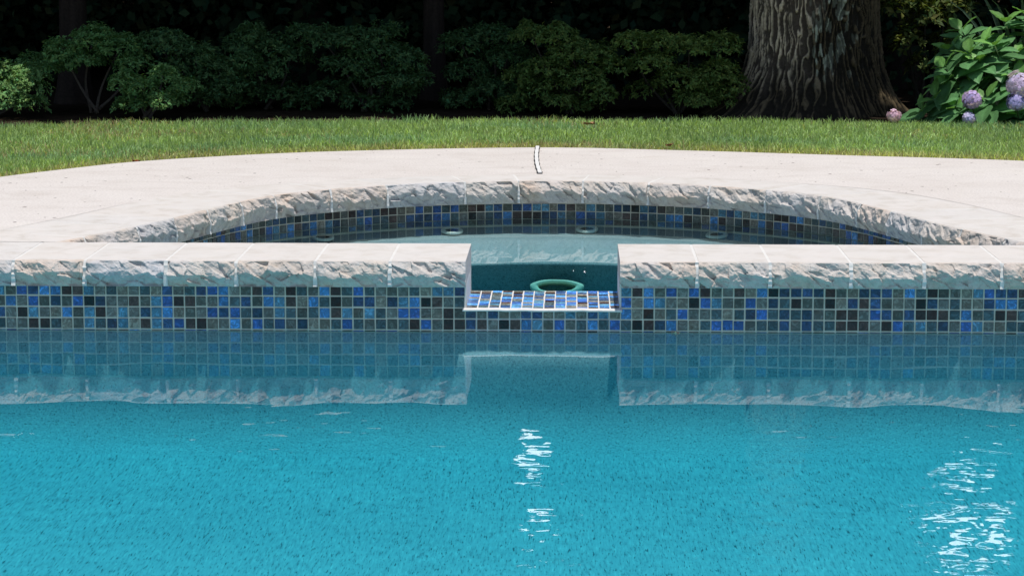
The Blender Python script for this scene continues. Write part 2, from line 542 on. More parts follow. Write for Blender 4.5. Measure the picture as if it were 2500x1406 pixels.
# white joint strip running across the deck
jp = catmull([(-0.058, 2.928, 0), (-0.057, 2.60, 0), (-0.050, 2.30, 0), (-0.037, 2.005, 0)], 8)
def ribbon(off0, off1, z):
    V = []
    for i, p in enumerate(jp):
        w = 1 + 0.12 * math.sin(i * 1.7)
        V += [(p[0] + off0 * w, p[1], z), (p[0] + off1 * w, p[1], z)]
    return V, [(2 * i, 2 * i + 1, 2 * i + 3, 2 * i + 2) for i in range(len(jp) - 1)]
js = thing('joint_strip', 'white caulked expansion joint with dark edges crossing the deck', 'joint strip', (-0.05, 2.45, 0))
V, F = ribbon(-0.0086, 0.0086, 0.003)
mk('dark_edge', V, F, M['dark_joint'], js)
V, F = ribbon(-0.0058, 0.0058, 0.006)
n = len(V); V = V + [(x, y, 0.0032) for x, y, z in V]
F = F + [(2 * i, 2 * i + 2, n + 2 * i + 2, n + 2 * i) for i in range(len(jp) - 1)] + [(2 * i + 1, n + 2 * i + 1, n + 2 * i + 3, 2 * i + 3) for i in range(len(jp) - 1)] + [(n - 2, n - 1, 2 * n - 1, 2 * n - 2), (0, 1, n + 1, n)]
mk('caulk_fill', V, F, M['caulk'], js)

# ------------------------------------------------------------ coping stones
def chips(s, z, seed, n=26, w=0.19, h=0.065):
    """flat split facets: piecewise planes over random cells, elongated along a falling diagonal"""
    r = np.random.default_rng(seed)
    px = r.uniform(-0.02, w + 0.02, n); pz = r.uniform(-h - 0.01, 0.01, n)
    gx = r.normal(0, 0.10, n); gz = r.normal(0.10, 0.16, n); c0 = r.normal(0, 0.0028, n)
    ca, sa = math.cos(-0.62), math.sin(-0.62)
    D, H = [], []
    for k in range(n):
        dx, dz = s - px[k], z - pz[k]
        u, v = dx * ca + dz * sa, -dx * sa + dz * ca
        D.append((u / 1.0) ** 2 + (v / 0.42) ** 2)
        H.append(c0[k] + gx[k] * dx + gz[k] * dz)
    D = np.array(D); H = np.array(H)
    wgt = np.exp(-D / 0.00010)
    wgt = wgt / (wgt.sum(0) + 1e-12)
    i = D.argmin(0)
    hard = np.take_along_axis(H, i[None], 0)[0]
    return 0.55 * hard + 0.45 * (wgt * H).sum(0)

def stone(name, parent, s0, s1, frame, depth, seed, thick=0.062, nu=72, nv=34, dip=(0, 0), cut0=False, cut1=False):
    r = np.random.default_rng(seed)
    u = np.linspace(s0, s1, nu)
    v = np.linspace(0, 1, nv)
    U, Vv = np.meshgrid(u, v, indexing='ij')
    loc = U - s0
    z = -thick * Vv
    vr = 0.50 + 0.16 * fbm(loc * 17, 0 * loc, seed * 3.1, 3) + 0.10 * vnoise(loc * 55, loc * 0, seed * 1.7) + 0.10 * (r.random() - 0.5)
    vr = np.clip(vr, 0.25, 0.85)
    Dm = (0.017 + 0.006 * fbm(loc * 12, 0 * loc, seed * 7.7, 2))
    up = Vv < vr
    d = np.where(up, Dm * (Vv / vr) ** 0.85, Dm * (1 - 0.95 * ((Vv - vr) / (1 - vr)) ** 0.75))
    win = smooth(0, 0.10, Vv) * smooth(1.0, 0.94, Vv)
    d = d + win * (1.1 * chips(loc, z, seed, 30, s1 - s0, thick) + 0.0045 * fbm(loc * 38 + z * 22, z * 60, seed, 4) + 0.0024 * fbm(loc * 150, z * 150, seed + 5, 4))
    d = d + 0.0012 * fbm(loc * 30, 0 * loc, seed + 40, 3)
    # cut ends are flat: the facets die out just at the end
    if cut0: d = np.where(loc < 0.004, np.minimum(d, 0.004), d)
    ends = np.minimum(smooth(0, 0.006, loc), smooth(0, 0.006, s1 - s0 - loc))
    d = d * (0.82 + 0.18 * ends)
    # profile: back bottom, back top, top, rounded front edge, face, bottom
    dep = depth(u)[:, None]
    rows_d, rows_z = [], []
    def row(dd, zz):
        rows_d.append(np.broadcast_to(dd, (nu, 1)).copy()); rows_z.append(np.broadcast_to(zz, (nu, 1)).copy())
    row(dep, -thick); row(dep, 0.0)
    for f in (0.66, 0.33, 0.12): row(dep * f, 0.0008 * fbm(u[:, None] * 9, f * 9, seed + 9, 3))
    row(np.full((nu, 1), 0.004), 0.0)
    for k in range(nv):
        rows_d.append(-d[:, k:k + 1]); rows_z.append(z[:, k:k + 1] - (0.0015 if k == 0 else 0))
    row(np.full((nu, 1), 0.03), -thick)
    Dd = np.concatenate(rows_d, 1); Zz = np.concatenate(rows_z, 1)
    nr = Dd.shape[1]
    Sg = np.repeat(u[:, None], nr, 1)
    x, y = frame(Sg, Dd)
    V = np.stack([x, y, Zz + dip[0]], -1).reshape(-1, 3)
    F = []
    for i in range(nu - 1):
        for k in range(nr - 1):
            a = i * nr + k
            F.append((a, a + 1, a + nr + 1, a + nr))
        F.append((i * nr + nr - 1, i * nr, (i + 1) * nr, (i + 1) * nr + nr - 1))
    F.append(tuple(range(nr - 1, -1, -1)))
    F.append(tuple((nu - 1) * nr + k for k in range(nr)))
    return mk(name, V, F, M['stone'], parent)

def mortar(parent, s0, s1, frame, depth, thick=0.060, seed=0, top=-0.0006):
    """joint filling between two stones"""
    nz = 12
    zs = np.linspace(top, -thick, nz)
    rr = np.random.default_rng(seed)
    dep = float(depth(np.array([s0]))[0])
    prof = [(dep - 0.002, -thick), (dep - 0.002, top)]
    prof += [(-0.0125 * math.sin(min(1.0, k / (nz - 1) * 1.25) * math.pi * 0.62) + 0.001 * rr.normal(), z) for k, z in enumerate(zs)]
    prof += [(0.03, -thick)]
    prof = np.array(prof)
    V = []
    for s in (s0 - 0.0015, s1 + 0.0015):
        x, y = frame(np.full(len(prof), s), prof[:, 0])
        V += list(zip(x, y, prof[:, 1]))
    n = len(prof)
    F = [(k, (k + 1) % n, n + (k + 1) % n, n + k) for k in range(n)] + [tuple(range(n - 1, -1, -1)), tuple(range(n, 2 * n))]
    return mk('mortar_joint', V, F, M['grout_white'], parent)

# ------------------------------------------------------------ mosaic tiles
PAL = np.array([(0.030, 0.085, 0.260), (0.045, 0.150, 0.330), (0.028, 0.060, 0.135), (0.020, 0.038, 0.070), (0.045, 0.070, 0.080), (0.060, 0.150, 0.225), (0.105, 0.105, 0.095), (0.065, 0.068, 0.058), (0.030, 0.015, 0.013), (0.010, 0.008, 0.008), (0.145, 0.130, 0.105), (0.055, 0.033, 0.028)])
PW = np.array([0.11, 0.085, 0.11, 0.07, 0.11, 0.08, 0.11, 0.10, 0.075, 0.03, 0.085, 0.07])
def tile_field(mb, frame, s_edges, t_edges, seed, *, pw=None, gap=0.0032, th=0.0026, lum=1.12):
    """frame(s, t, h) -> xyz with h the height out of the grout face"""
    r = np.random.default_rng(seed)
    for i in range(len(s_edges) - 1):
        for k in range(len(t_edges) - 1):
            a0, a1 = s_edges[i] + gap / 2, s_edges[i + 1] - gap / 2
            b0, b1 = sorted((t_edges[k], t_edges[k + 1])); b0 += gap / 2; b1 -= gap / 2
            if a1 - a0 < 0.003 or b1 - b0 < 0.002: continue
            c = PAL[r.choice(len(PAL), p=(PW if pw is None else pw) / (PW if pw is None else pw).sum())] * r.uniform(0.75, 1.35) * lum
            e = 0.0011
            q = r.normal(0, 0.00022, 4)
            j = r.normal(0, 0.00035, 4)
            low = [(a0 + j[0], b0 + j[1]), (a1 + j[2], b0 + j[1]), (a1 + j[2], b1 + j[3]), (a0 + j[0], b1 + j[3])]
            top = [(a0 + e + j[0], b0 + e + j[1]), (a1 - e + j[2], b0 + e + j[1]), (a1 - e + j[2], b1 - e + j[3]), (a0 + e + j[0], b1 - e + j[3])]
            V = [frame(s, t, 0.0004) for s, t in low] + [frame(s, t, th + q[n]) for n, (s, t) in enumerate(top)]
            F = [(4, 5, 6, 7)] + [(n, (n + 1) % 4, 4 + (n + 1) % 4, 4 + n) for n in range(4)]
            mb.add(V, F, c, 0)

rows = [-0.0615 - PITCH * k for k in range(5)]           # -0.0615 .. -0.168
rows_full = rows + [-0.1735]

# ------------------------------------------------------------ straight wall with the spillway
wall = thing('spillway_wall', 'straight low wall with light split-faced coping and blue mosaic, notched by the spillway', 'wall', (0, 0.13, Z_POOL))
def straight(s, d): return np.asarray(s, float) + 0 * np.asarray(d, float), Y_F + np.asarray(d, float) + 0 * np.asarray(s, float)
def dep_straight(s): return np.full(len(np.atleast_1d(s)), Y_B - Y_F)
jl = [-3.40, -3.21, -3.02, -2.83, -2.65, -2.46, -2.28, -2.10, -1.92, -1.745, -1.57, -1.415, -1.252, -1.083, -0.891, -0.724, -0.538, -0.362, XL + 0.002]
jr = [XR - 0.002, 0.360, 0.530, 0.719, 0.890, 1.071, 1.252, 1.43, 1.60, 1.785, 1.96, 2.14, 2.32, 2.51, 2.69, 2.87, 3.05, 3.23, 3.40]
sd = 100
HG = 0.0034
for js_, side in ((jl, 0), (jr, 1)):
    for i in range(len(js_) - 1):
        a, b = js_[i], js_[i + 1]
        sd += 1
        near = min(abs(a), abs(b)) < 1.35
        c0 = (side == 1 and i == 0); c1 = (side == 0 and i == len(js_) - 2)
        stone('coping_stone', wall, a + (0 if c0 else HG), b - (0 if c1 else HG), straight, dep_straight, sd, nu=84 if near else 30, nv=38 if near else 16)
        if not c1: 
            mortar(wall, b - HG, b + HG, straight, dep_straight, seed=sd) if i < len(js_) - 2 or side == 0 else None
# wall body (mortared core) left and right of the gap, and the low sill of the spillway
mb = MB()
mb.box(-4.6, XL, 0.0, 0.27, -0.36, -0.0625)
mb.box(XR, 4.6, 0.0, 0.27, -0.36, -0.0625)
mb.box(-4.6, -3.4, -0.024, 0.295, -0.062, -0.002)
mb.box(3.4, 4.6, -0.024, 0.295, -0.062, -0.002)
mb.build('wall_core', M['grout_tile'], wall)
mb = MB()
mb.box(XL - 0.002, XL + 0.0022, -0.001, 0.285, LIP - 0.004, -0.060)
mb.box(XR - 0.0022, XR + 0.002, -0.001, 0.285, LIP - 0.004, -0.060)
mb.build('mortar_lining', M['grout_white'], wall)
ffront = lambda s, t, h: (s, -h, t)
cl = [XL - PITCH * k for k in range(0, 125)][::-1]
cr = [XR + PITCH * k for k in range(0, 125)]
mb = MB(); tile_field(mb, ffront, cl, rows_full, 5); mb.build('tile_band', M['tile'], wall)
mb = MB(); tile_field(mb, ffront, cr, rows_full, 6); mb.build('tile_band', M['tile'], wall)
# spillway: sill body, tiles on its front and top, white edge bead
mb = MB()
mb.box(XL + 0.0001, XR - 0.0001, 0.0005, 0.288, -0.40, LIP - 0.0025)
sp = mb.build('spillway_sill', M['grout_white'], wall)
cg = list(np.linspace(XL, XR, 15))
mb = MB(); tile_field(mb, ffront, cg, [LIP - 0.0068, -0.1415, -0.168, -0.1735], 8); mb.build('front_tiles', M['tile'], sp)
ftop = lambda s, t, h: (s, t, LIP - 0.0025 + h)
mb = MB(); tile_field(mb, ftop, cg[:1] + [c + 0.002 for c in cg[1:-1]] + cg[-1:], list(np.linspace(0.004, 0.288, 12)), 9, gap=0.0030, th=0.0006, lum=2.5, pw=PW * np.array([1.6, 2.0, 1.0, 0.6, 0.8, 2.2, 1.2, 0.5, 0.9, 0.5, 0.8, 0.4])); mb.build('top_tiles', M['tile'], sp)  # palette brightened: a wet, sunlit look painted into the top tiles
mb = MB()
P = [(x, -0.0012 + 0.0006 * float(vnoise(x * 60, 0)), LIP - 0.0022 + 0.0007 * float(vnoise(x * 45, 5))) for x in np.linspace(XL - 0.006, XR + 0.004, 60)]
rail = [(0.004, -0.0005), (-0.0150, -0.0005), (-0.0172, -0.0022), (-0.0175, -0.0048), (-0.0150, -0.0064), (0.0, -0.0066)]  # deep nosing, shaped to shade the wall below
V = [(p[0], yy + p[1], p[2] + 0.0022 + zz) for p in P for yy, zz in rail]
nr_ = len(rail)
mb.add(V, [(a * nr_ + b, (a + 1) * nr_ + b, (a + 1) * nr_ + b + 1, a * nr_ + b + 1) for a in range(len(P) - 1) for b in range(nr_ - 1)] + [tuple(range(nr_ - 1, -1, -1)), tuple((len(P) - 1) * nr_ + b for b in range(nr_))])
mb.build('edge_bead', M['grout_white'], sp, True)

# ------------------------------------------------------------ curved wall
cwall = thing('curved_spa_wall', 'curved spa wall of rough split coping over two rows of blue mosaic', 'wall', (0, 1.9, Z_SPA))
def arcf(s, d):
    x, y = arc_pt(s, d)
    return x, np.maximum(y, Y_B + 0.003)
n_st = 23
cuts = np.linspace(0, ARC_LEN, n_st + 1)
cuts[1:-1] += np.random.default_rng(3).normal(0, 0.012, n_st - 1)
for i in range(n_st):
    a, b = cuts[i], cuts[i + 1]
    stone('coping_stone', cwall, a + (0 if i == 0 else 0.0022), b - (0 if i == n_st - 1 else 0.0022), arcf, coping_depth, 300 + i, thick=0.070, nu=64, nv=30)
    if 0 < i: mortar(cwall, a - 0.0022, a + 0.0022, arcf, coping_depth, thick=0.068, seed=i, top=-0.0001)
mk('mortar_bed', joint_bed[0], joint_bed[1], M['grout_white'], cwall)
OFF = 0.075
def wall_pt(s, h): return arc_pt(s, OFF - h)
# body behind the tiles
s = np.linspace(0, ARC_LEN, 220)
V = []
for zz in (-0.0705, -0.40):
    x, y = arc_pt(s, OFF); V += [(a, max(b, 0.271), zz) for a, b in zip(x, y)]
n = len(s)
mk('wall_core', V, [(i, i + 1, n + i + 1, n + i) for i in range(n - 1)], M['grout_tile'], cwall)
tp = 0.0264
tz = 0.0242
def farc(s, t, h):
    x, y = wall_pt(np.array([s]), h); return (float(x[0]), max(float(y[0]), 0.272), t)
se = list(np.arange(0.25, ARC_LEN - 0.25, tp))
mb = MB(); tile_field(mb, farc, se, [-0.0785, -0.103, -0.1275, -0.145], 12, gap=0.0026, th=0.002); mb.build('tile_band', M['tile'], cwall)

# ------------------------------------------------------------ spa basin: sloping bench, riser, floor, jets
basin = thing('spa_basin', 'submerged teal spa basin with a curved bench, ring jets and a drain', 'spa basin', (0, 1.0, -0.33))
sb = np.linspace(0.12, ARC_LEN - 0.12, 140)
tx, ty = arc_pt(sb, OFF + 0.001)
ty = np.maximum(ty, 0.275)
ctr = np.array([0.0, 0.35])
def bench_ring(f, z): return [(ctr[0] + (a - ctr[0]) * f, max(ctr[1] + (b - ctr[1]) * f, 0.268), z) for a, b in zip(tx, ty)]
BF = lambda y: (y - 0.35) / (1.88 - 0.35)
prof = [(1.0, -0.130), (1.0, -0.150), (BF(1.872), -0.1535), (BF(1.84), -0.159), (BF(1.79), -0.168), (BF(1.62), -0.187), (BF(1.44), -0.2010), (BF(1.425), -0.2040), (BF(1.425), -0.2100), (BF(1.472), -0.2140), (BF(1.474), -0.26), (BF(1.470), -0.31), (BF(1.36), -0.335), (0.4, -0.34), (0.05, -0.34)]  # bench lip undercut, added to keep the riser in shade
V, F = [], []
for f, z in prof: V += bench_ring(f, z)
n = len(sb)
for k in range(len(prof) - 1):
    for i in range(n - 1):
        F.append((k * n + i, k * n + i + 1, (k + 1) * n + i + 1, (k + 1) * n + i))
q = len(V)
V += [(-1.5, 0.2715, -0.06), (1.5, 0.2715, -0.06), (1.5, 0.2715, -0.36), (-1.5, 0.2715, -0.36)]
V += [(-1.6, 0.27, -0.342), (1.6, 0.27, -0.342), (1.6, 1.5, -0.342), (-1.6, 1.5, -0.342)]
F += [(q + 4, q + 5, q + 6, q + 7)]
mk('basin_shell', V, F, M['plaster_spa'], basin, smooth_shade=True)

def lathe_ring(name, parent, c, axis_n, ru, rv_scale, prof, mat, nseg=48, wob=0.0):
    """ring of revolution lying in the plane with normal axis_n"""
    nrm = np.array(axis_n, float); nrm /= np.linalg.norm(nrm)
    a = np.array([1.0, 0, 0]); a -= nrm * a.dot(nrm); a /= np.linalg.norm(a)
    b = np.cross(nrm, a)
    V, F = [], []
    m = len(prof)
    for i in range(nseg):
        th = 2 * math.pi * i / nseg
        w = 1 + wob * math.sin(3 * th + 1) * 0.5 + wob * math.sin(7 * th) * 0.3
        for r, h in prof:
            V.append(np.array(c) + ru * r * w * (math.cos(th) * a + rv_scale * math.sin(th) * b) + nrm * h)
    for i in range(nseg):
        for k in range(m):
            F.append((i * m + k, ((i + 1) % nseg) * m + k, ((i + 1) % nseg) * m + (k + 1) % m, i * m + (k + 1) % m))
    return mk(name, V, F, mat, parent, smooth_shade=True)
def disc(name, parent, c, axis_n, r, rv, mat):
    nrm = np.array(axis_n, float); nrm /= np.linalg.norm(nrm)
    a = np.array([1.0, 0, 0]); a -= nrm * a.dot(nrm); a /= np.linalg.norm(a); b = np.cross(nrm, a)
    V = [np.array(c) + r * (math.cos(t) * a + rv * math.sin(t) * b) for t in np.linspace(0, 2 * math.pi, 33)[:-1]]
    return mk(name, V, [tuple(range(32))], mat, parent)
def bench_z(x, y):
    d = np.array([x, y]) - ctr
    an = np.arctan2(ty - ctr[1], tx - ctr[0]); rr_ = np.hypot(tx - ctr[0], ty - ctr[1])
    o_ = np.argsort(an)
    f = np.hypot(*d) / np.interp(math.atan2(d[1], d[0]), an[o_], rr_[o_])
    pr_ = sorted(p_ for p_ in prof if p_[1] > -0.205)
    return float(np.interp(f, [a for a, b in pr_], [b for a, b in pr_]))
ringp = [(0.62, 0.0), (0.62, 0.004), (0.70, 0.0055), (0.94, 0.005), (1.0, 0.003), (1.0, -0.002)]
JETS = [(-0.685, 1.580), (-0.305, 1.775), (0.112, 1.822), (0.506, 1.690)]
JLAB = ['pale jet ring at the far left of the curved spa bench', 'pale jet ring left of the spillway gap seen above the coping', 'pale jet ring on the bench straight behind the spillway gap', 'pale jet ring on the bench right of the spillway gap']
for (jx, jy), lab in zip(JETS, JLAB):
    r_ = (jy - 0.35) / 1.475
    jn = np.array([-(jx) * 0.10, -0.16, 1.0])
    j = mk('spa_jet', *[[(0, 0, 0)] * 3, [(0, 1, 2)]], M['ring'], basin) if False else None
    zc = bench_z(jx, jy) + 0.006
    j = lathe_ring('spa_jet', basin, (jx, jy, zc), jn, 0.0345, 1.0, ringp, M['ring'])
    tag(j, lab)
    disc('jet_opening', j, np.array((jx, jy, zc)) + jn / np.linalg.norm(jn) * 0.0012, jn, 0.0215, 1.0, M['hole'])  # flat dark disc paints the shade inside the jet
# light ring set in the riser below the bench edge
dr = lathe_ring('drain_ring', basin, (0.020, 1.412, -0.2720), (0, -0.93, 0.36), 0.079, 0.27, [(0.70, -0.05), (0.71, 0.0005), (0.73, 0.003), (0.82, 0.0045), (0.97, 0.003), (1.0, 0.001), (1.0, -0.055)], M['ring_drain'], 56, 0.05)

# ------------------------------------------------------------ pool basin and the two waters
V, F = [], []
rc = 0.130
YW = -0.0036
pf = [(0.004, -0.1738), (YW, -0.1742), (YW, -0.26), (YW, -0.330)]
pf += [(YW - rc * (1 - math.cos(a_)), -0.330 - rc * math.sin(a_)) for a_ in np.linspace(0, math.pi / 2, 12)[1:]]
pf += [(-0.4, -0.464), (-1.0, -0.470), (-2.2, -0.482), (-5.2, -0.52)]
nx = 60
X = np.linspace(-4.5, 4.5, nx)
for y, z in pf:
    for x in X: V.append((x, y, z))
mi = []
for k in range(len(pf) - 1):
    for i in range(nx - 1):
        F.append((k * nx + i, (k + 1) * nx + i, (k + 1) * nx + i + 1, k * nx + i + 1)); mi.append(0 if k < 11 else 1)
q = len(V)
V += [(-4.5, -5.2, -0.53), (4.5, -5.2, -0.53), (4.5, -5.2, -0.002), (-4.5, -5.2, -0.002), (-4.5, 0.0, -0.53), (-4.5, 0, -0.002), (4.5, 0, -0.53), (4.5, 0, -0.002)]
F += [(q, q + 1, q + 2, q + 3), (q + 4, q, q + 3, q + 5), (q + 1, q + 6, q + 7, q + 2)]; mi += [0, 0, 0]
o = mk('pool_basin', V, F, [M['plaster_wall'], M['plaster_floor']], mi=mi, smooth_shade=True); tag(o, 'speckled pebble plaster pool shell', kind='structure')
mb = MB(); mb.box(-4.52, 4.52, -5.22, 0.012, -0.60, Z_POOL)
o = mb.build('pool_water', M['pool_water']); tag(o, 'clear turquoise pool water mirroring the wall', kind='structure')
# spa water follows the curved wall
s = np.linspace(0.10, ARC_LEN - 0.10, 120)
wx, wy = arc_pt(s, OFF + 0.010)
P2 = [(a, b) for a, b in zip(wx, wy) if b > 0.262]
P2 = [(P2[0][0], 0.262)] + P2 + [(P2[-1][0], 0.262)]
n = len(P2)
V = [(a, b, Z_SPA) for a, b in P2] + [(a, b, -0.60) for a, b in P2]
F = [tuple(range(n - 1, -1, -1)), tuple(range(n, 2 * n))] + [(i, (i + 1) % n, n + (i + 1) % n, n + i) for i in range(n)]
o = mk('spa_water', V, F, M['spa_water']); tag(o, 'still teal water in the raised spa', kind='structure')

# ------------------------------------------------------------ leaves and plants
def unit(a): return a / (np.linalg.norm(a, axis=-1, keepdims=True) + 1e-9)

def leaf_quads(P, axis, nrm, length, width, fold=0.25):
    """diamond leaf of two folded triangles pairs: base, left, tip, right"""
    axis = unit(axis); side = unit(np.cross(axis, nrm)); up = unit(np.cross(side, axis))
    L_ = length[:, None]; W_ = width[:, None]
    b = P; t = P + axis * L_ - up * L_ * 0.12
    m = P + axis * L_ * 0.48
    l = m + side * W_ * 0.5 + up * W_ * fold
    r = m - side * W_ * 0.5 + up * W_ * fold
    V = np.stack([b, l, t, r], 1).reshape(-1, 3)
    n = len(P)
    i = np.arange(n)[:, None] * 4
    F = np.concatenate([i + np.array([[0, 2, 1]]), i + np.array([[0, 3, 2]])], 0)
    return V, F

def colors(base, n, var, per=4, hue=0.25):
    base = np.array(base)
    c = base * np.exp(rng.normal(0, var, (n, 1)))
    yel = rng.normal(0, hue, (n, 1))
    c = c * np.concatenate([np.exp(yel), np.ones((n, 1)), np.exp(-yel * 0.4)], 1)
    return np.repeat(c, per, 0)

def shell_points(lumps, n):
    """points near the upper shells of ellipsoid pads (cx, cy, cz, rx, ry, rz), with outward normals"""
    lumps = np.array(lumps, float)
    w = lumps[:, 3] * lumps[:, 5] + lumps[:, 3] * lumps[:, 4]
    k = rng.choice(len(lumps), n, p=w / w.sum())
    d = unit(rng.normal(0, 1, (n, 3)))
    d[:, 2] = np.where(d[:, 2] < -0.35, -d[:, 2], d[:, 2])
    rad = np.clip(1 - np.abs(rng.normal(0, 0.20, n)), 0.25, 1.08)
    P = lumps[k, :3] + d * lumps[k, 3:6] * rad[:, None]
    bumpn = fbm(P[:, 0] * 14, P[:, 1] * 14, P[:, 2] * 14, 2)
    P = P + d * (bumpn * 0.035)[:, None]
    return P, unit(d / lumps[k, 3:6])

def whorls(P, Nn, per, length, lvar=0.25, asp=0.45):
    n = len(P)
    up = unit(Nn * 0.8 + np.array([0, -0.15, 0.55]) + rng.normal(0, 0.25, (n, 3)))
    a = unit(np.cross(up, rng.normal(0, 1, (n, 3)))); b = np.cross(up, a)
    PP, AX, NN, LL = [], [], [], []
    for k in range(per):
        th = 2 * math.pi * k / per + rng.normal(0, 0.25, n)
        rise = rng.uniform(0.15, 0.75, n)
        ax = unit(a * np.cos(th)[:, None] + b * np.sin(th)[:, None] + up * rise[:, None])
        PP.append(P + rng.normal(0, 0.003, (n, 3))); AX.append(ax); NN.append(up)
        LL.append(length * np.exp(rng.normal(0, lvar, n)))
    PP, AX, NN, LL = map(np.concatenate, (PP, AX, NN, LL))
    return PP, AX, NN, LL, LL * asp

CAM = np.array([0.068, -5.745, 0.788])
def X_at(px, Y):   # plan helper: photo column to metres at a depth
    return 0.068 + (px - 1400) / 6000 * (Y + 5.745) * 1.0
def Z_at(py, Y): return 0.788 - (py + 190) / 6000 * (Y + 5.745) * 0.992

def shrub(name, label, px0, px1, py_top, Y, n, col, nl=9, leaf=0.0148, group='shrubs along the back of the lawn', py_bot=287, depth=0.35, skirt=0.12, stems=4, lumps=None, tw=(0.07, 0.06, 0.05), cat='shrub'):
    x0, x1 = X_at(px0, Y), X_at(px1, Y)
    zt = Z_at(py_top, Y); zb = -0.03
    cx, rx = (x0 + x1) / 2, (x1 - x0) / 2
    H = zt - zb
    root = thing(name, label, cat, (cx, Y, zb), group)
    if lumps is None:
        lumps = []
        for k in range(nl):
            u = rng.uniform(-0.75, 0.75); w = rng.uniform(-0.6, 0.6)
            top = zb + H * (1 - 0.55 * u * u) * rng.uniform(0.72, 0.93)
            rz = H * rng.uniform(0.14, 0.24)
            if k % 3 == 2: top = zb + H * rng.uniform(skirt + 0.2, 0.6)
            lumps.append((cx + u * rx, Y + w * depth - (0.08 if k % 3 == 2 else 0), top - rz * 0.3, rx * rng.uniform(0.28, 0.45), depth * rng.uniform(0.4, 0.6), rz))
    else:
        lumps = [(X_at(a, Y), Y + dy, Z_at(b, Y), c * (Y + 5.745) / 6000, depth * 0.55, d * (Y + 5.745) / 6000) for a, b, c, d, dy in lumps]
    if px0 > 300 and leaf < 0.03:      # lower inner foliage filling in towards the ground
        for k in range(5):
            w_ = (Y + 5.745) / 6000
            lumps.append((X_at(rng.uniform(px0 + 25, px1 - 25), Y), Y + rng.uniform(0.0, 0.12), Z_at(rng.uniform(185, 262), Y), 48 * w_, depth * 0.5, 27 * w_))
        n = int(n * 1.3)
    P, Nn = shell_points(lumps, int(n * 1.35) // 5)
    P[:, 2] = np.maximum(P[:, 2], zb + 0.01)
    PP, AX, NN, LL, WW = whorls(P, Nn, 5, leaf)
    V, F = leaf_quads(PP, AX, NN, LL, WW)
    mk('foliage', V, F, M['leaf'], root, colors(col, len(PP), 0.22, 4, 0.14))
    mb = MB()
    for k in range(stems):
        lu = lumps[k % len(lumps)]
        b0 = np.array([cx + rng.uniform(-0.1, 0.1) * rx, Y + rng.uniform(-0.05, 0.05), zb])
        e = np.array(lu[:3]); mid = (b0 + e) / 2 + rng.normal(0, 0.02, 3); mid[2] = b0[2] + (e[2] - b0[2]) * 0.45
        Pth = catmull([b0, mid, e], 5)
        mb.tube(Pth, np.linspace(0.008, 0.003, len(Pth)), 6, tw)
    mb.build('stem', M['twig'], root, True)
    return root

GD = (0.080, 0.165, 0.062); GM = (0.092, 0.185, 0.068); GY = (0.145, 0.225, 0.057)
def PL(*a): return list(a)
shrub('shrub', 'small bright green bush at the left edge of the picture', -150, 118, 140, 4.62, 5200, (0.165, 0.31, 0.105), lumps=PL((20, 195, 75, 45, 0), (70, 210, 45, 40, -.05), (-60, 190, 80, 45, 0.05), (25, 245, 60, 35, -.06), (80, 255, 30, 25, -.06)), stems=3)
shrub('shrub', 'tall domed shrub with forking grey stems showing under its crown, left of the lawn', 85, 372, 58, 4.85, 8000, (0.14, 0.28, 0.09), lumps=PL((225, 100, 60, 38, 0), (160, 130, 55, 35, -.05), (290, 120, 65, 35, 0), (330, 155, 45, 28, -.05), (130, 165, 50, 26, 0), (215, 150, 60, 28, -.08), (75, 160, 35, 20, 0)), stems=4, tw=(0.16, 0.13, 0.11))
shrub('shrub', 'low leafy clump growing in front of the domed shrub', 262, 450, 165, 4.60, 5000, (0.155, 0.305, 0.10), lumps=PL((300, 205, 35, 27, 0), (350, 215, 40, 25, -.02), (395, 185, 30, 25, 0), (410, 245, 45, 22, -.04), (330, 255, 50, 20, 0), (445, 215, 35, 25, 0)), stems=4, tw=(0.11, 0.09, 0.08))
shrub('shrub', 'dark dense shrub between the domed shrub and the middle thicket', 370, 620, 70, 4.95, 7500, GM, lumps=PL((420, 115, 50, 35, 0), (380, 105, 45, 28, .05), (480, 140, 60, 38, -.05), (540, 170, 60, 38, -.05), (440, 180, 60, 35, 0), (570, 215, 50, 28, -.08), (520, 235, 55, 22, 0), (600, 150, 40, 30, 0)), stems=4)
shrub('shrub', 'dark shrub with a pointed crown left of the middle of the thicket', 545, 760, 55, 5.10, 7500, GM, lumps=PL((615, 85, 40, 28, 0), (660, 115, 60, 35, 0), (590, 115, 45, 30, 0), (710, 140, 55, 38, 0), (640, 175, 65, 32, -.05), (690, 230, 60, 30, 0), (740, 90, 45, 28, .05)), stems=4)
shrub('shrub', 'broad dim shrub in the middle of the thicket beside the thin dark trunk', 740, 1055, 58, 5.0, 9500, GD, lumps=PL((790, 100, 55, 38, .05), (860, 95, 55, 35, 0), (940, 85, 50, 28, 0), (930, 125, 80, 34, -.04), (1000, 150, 55, 32, -.05), (860, 165, 80, 34, -.03), (960, 195, 85, 28, -.08), (800, 230, 60, 28, 0), (1020, 190, 40, 22, -.05), (890, 250, 60, 20, 0)), stems=4)
shrub('shrub', 'low dark shrub right of the thin dark trunk', 1085, 1300, 90, 5.15, 7500, GD, lumps=PL((1130, 110, 60, 35, 0), (1200, 90, 60, 30, .05), (1240, 140, 65, 38, 0), (1140, 180, 60, 35, 0), (1220, 215, 75, 32, -.05), (1110, 240, 40, 25, 0), (1290, 245, 50, 22, -.08)), stems=4)
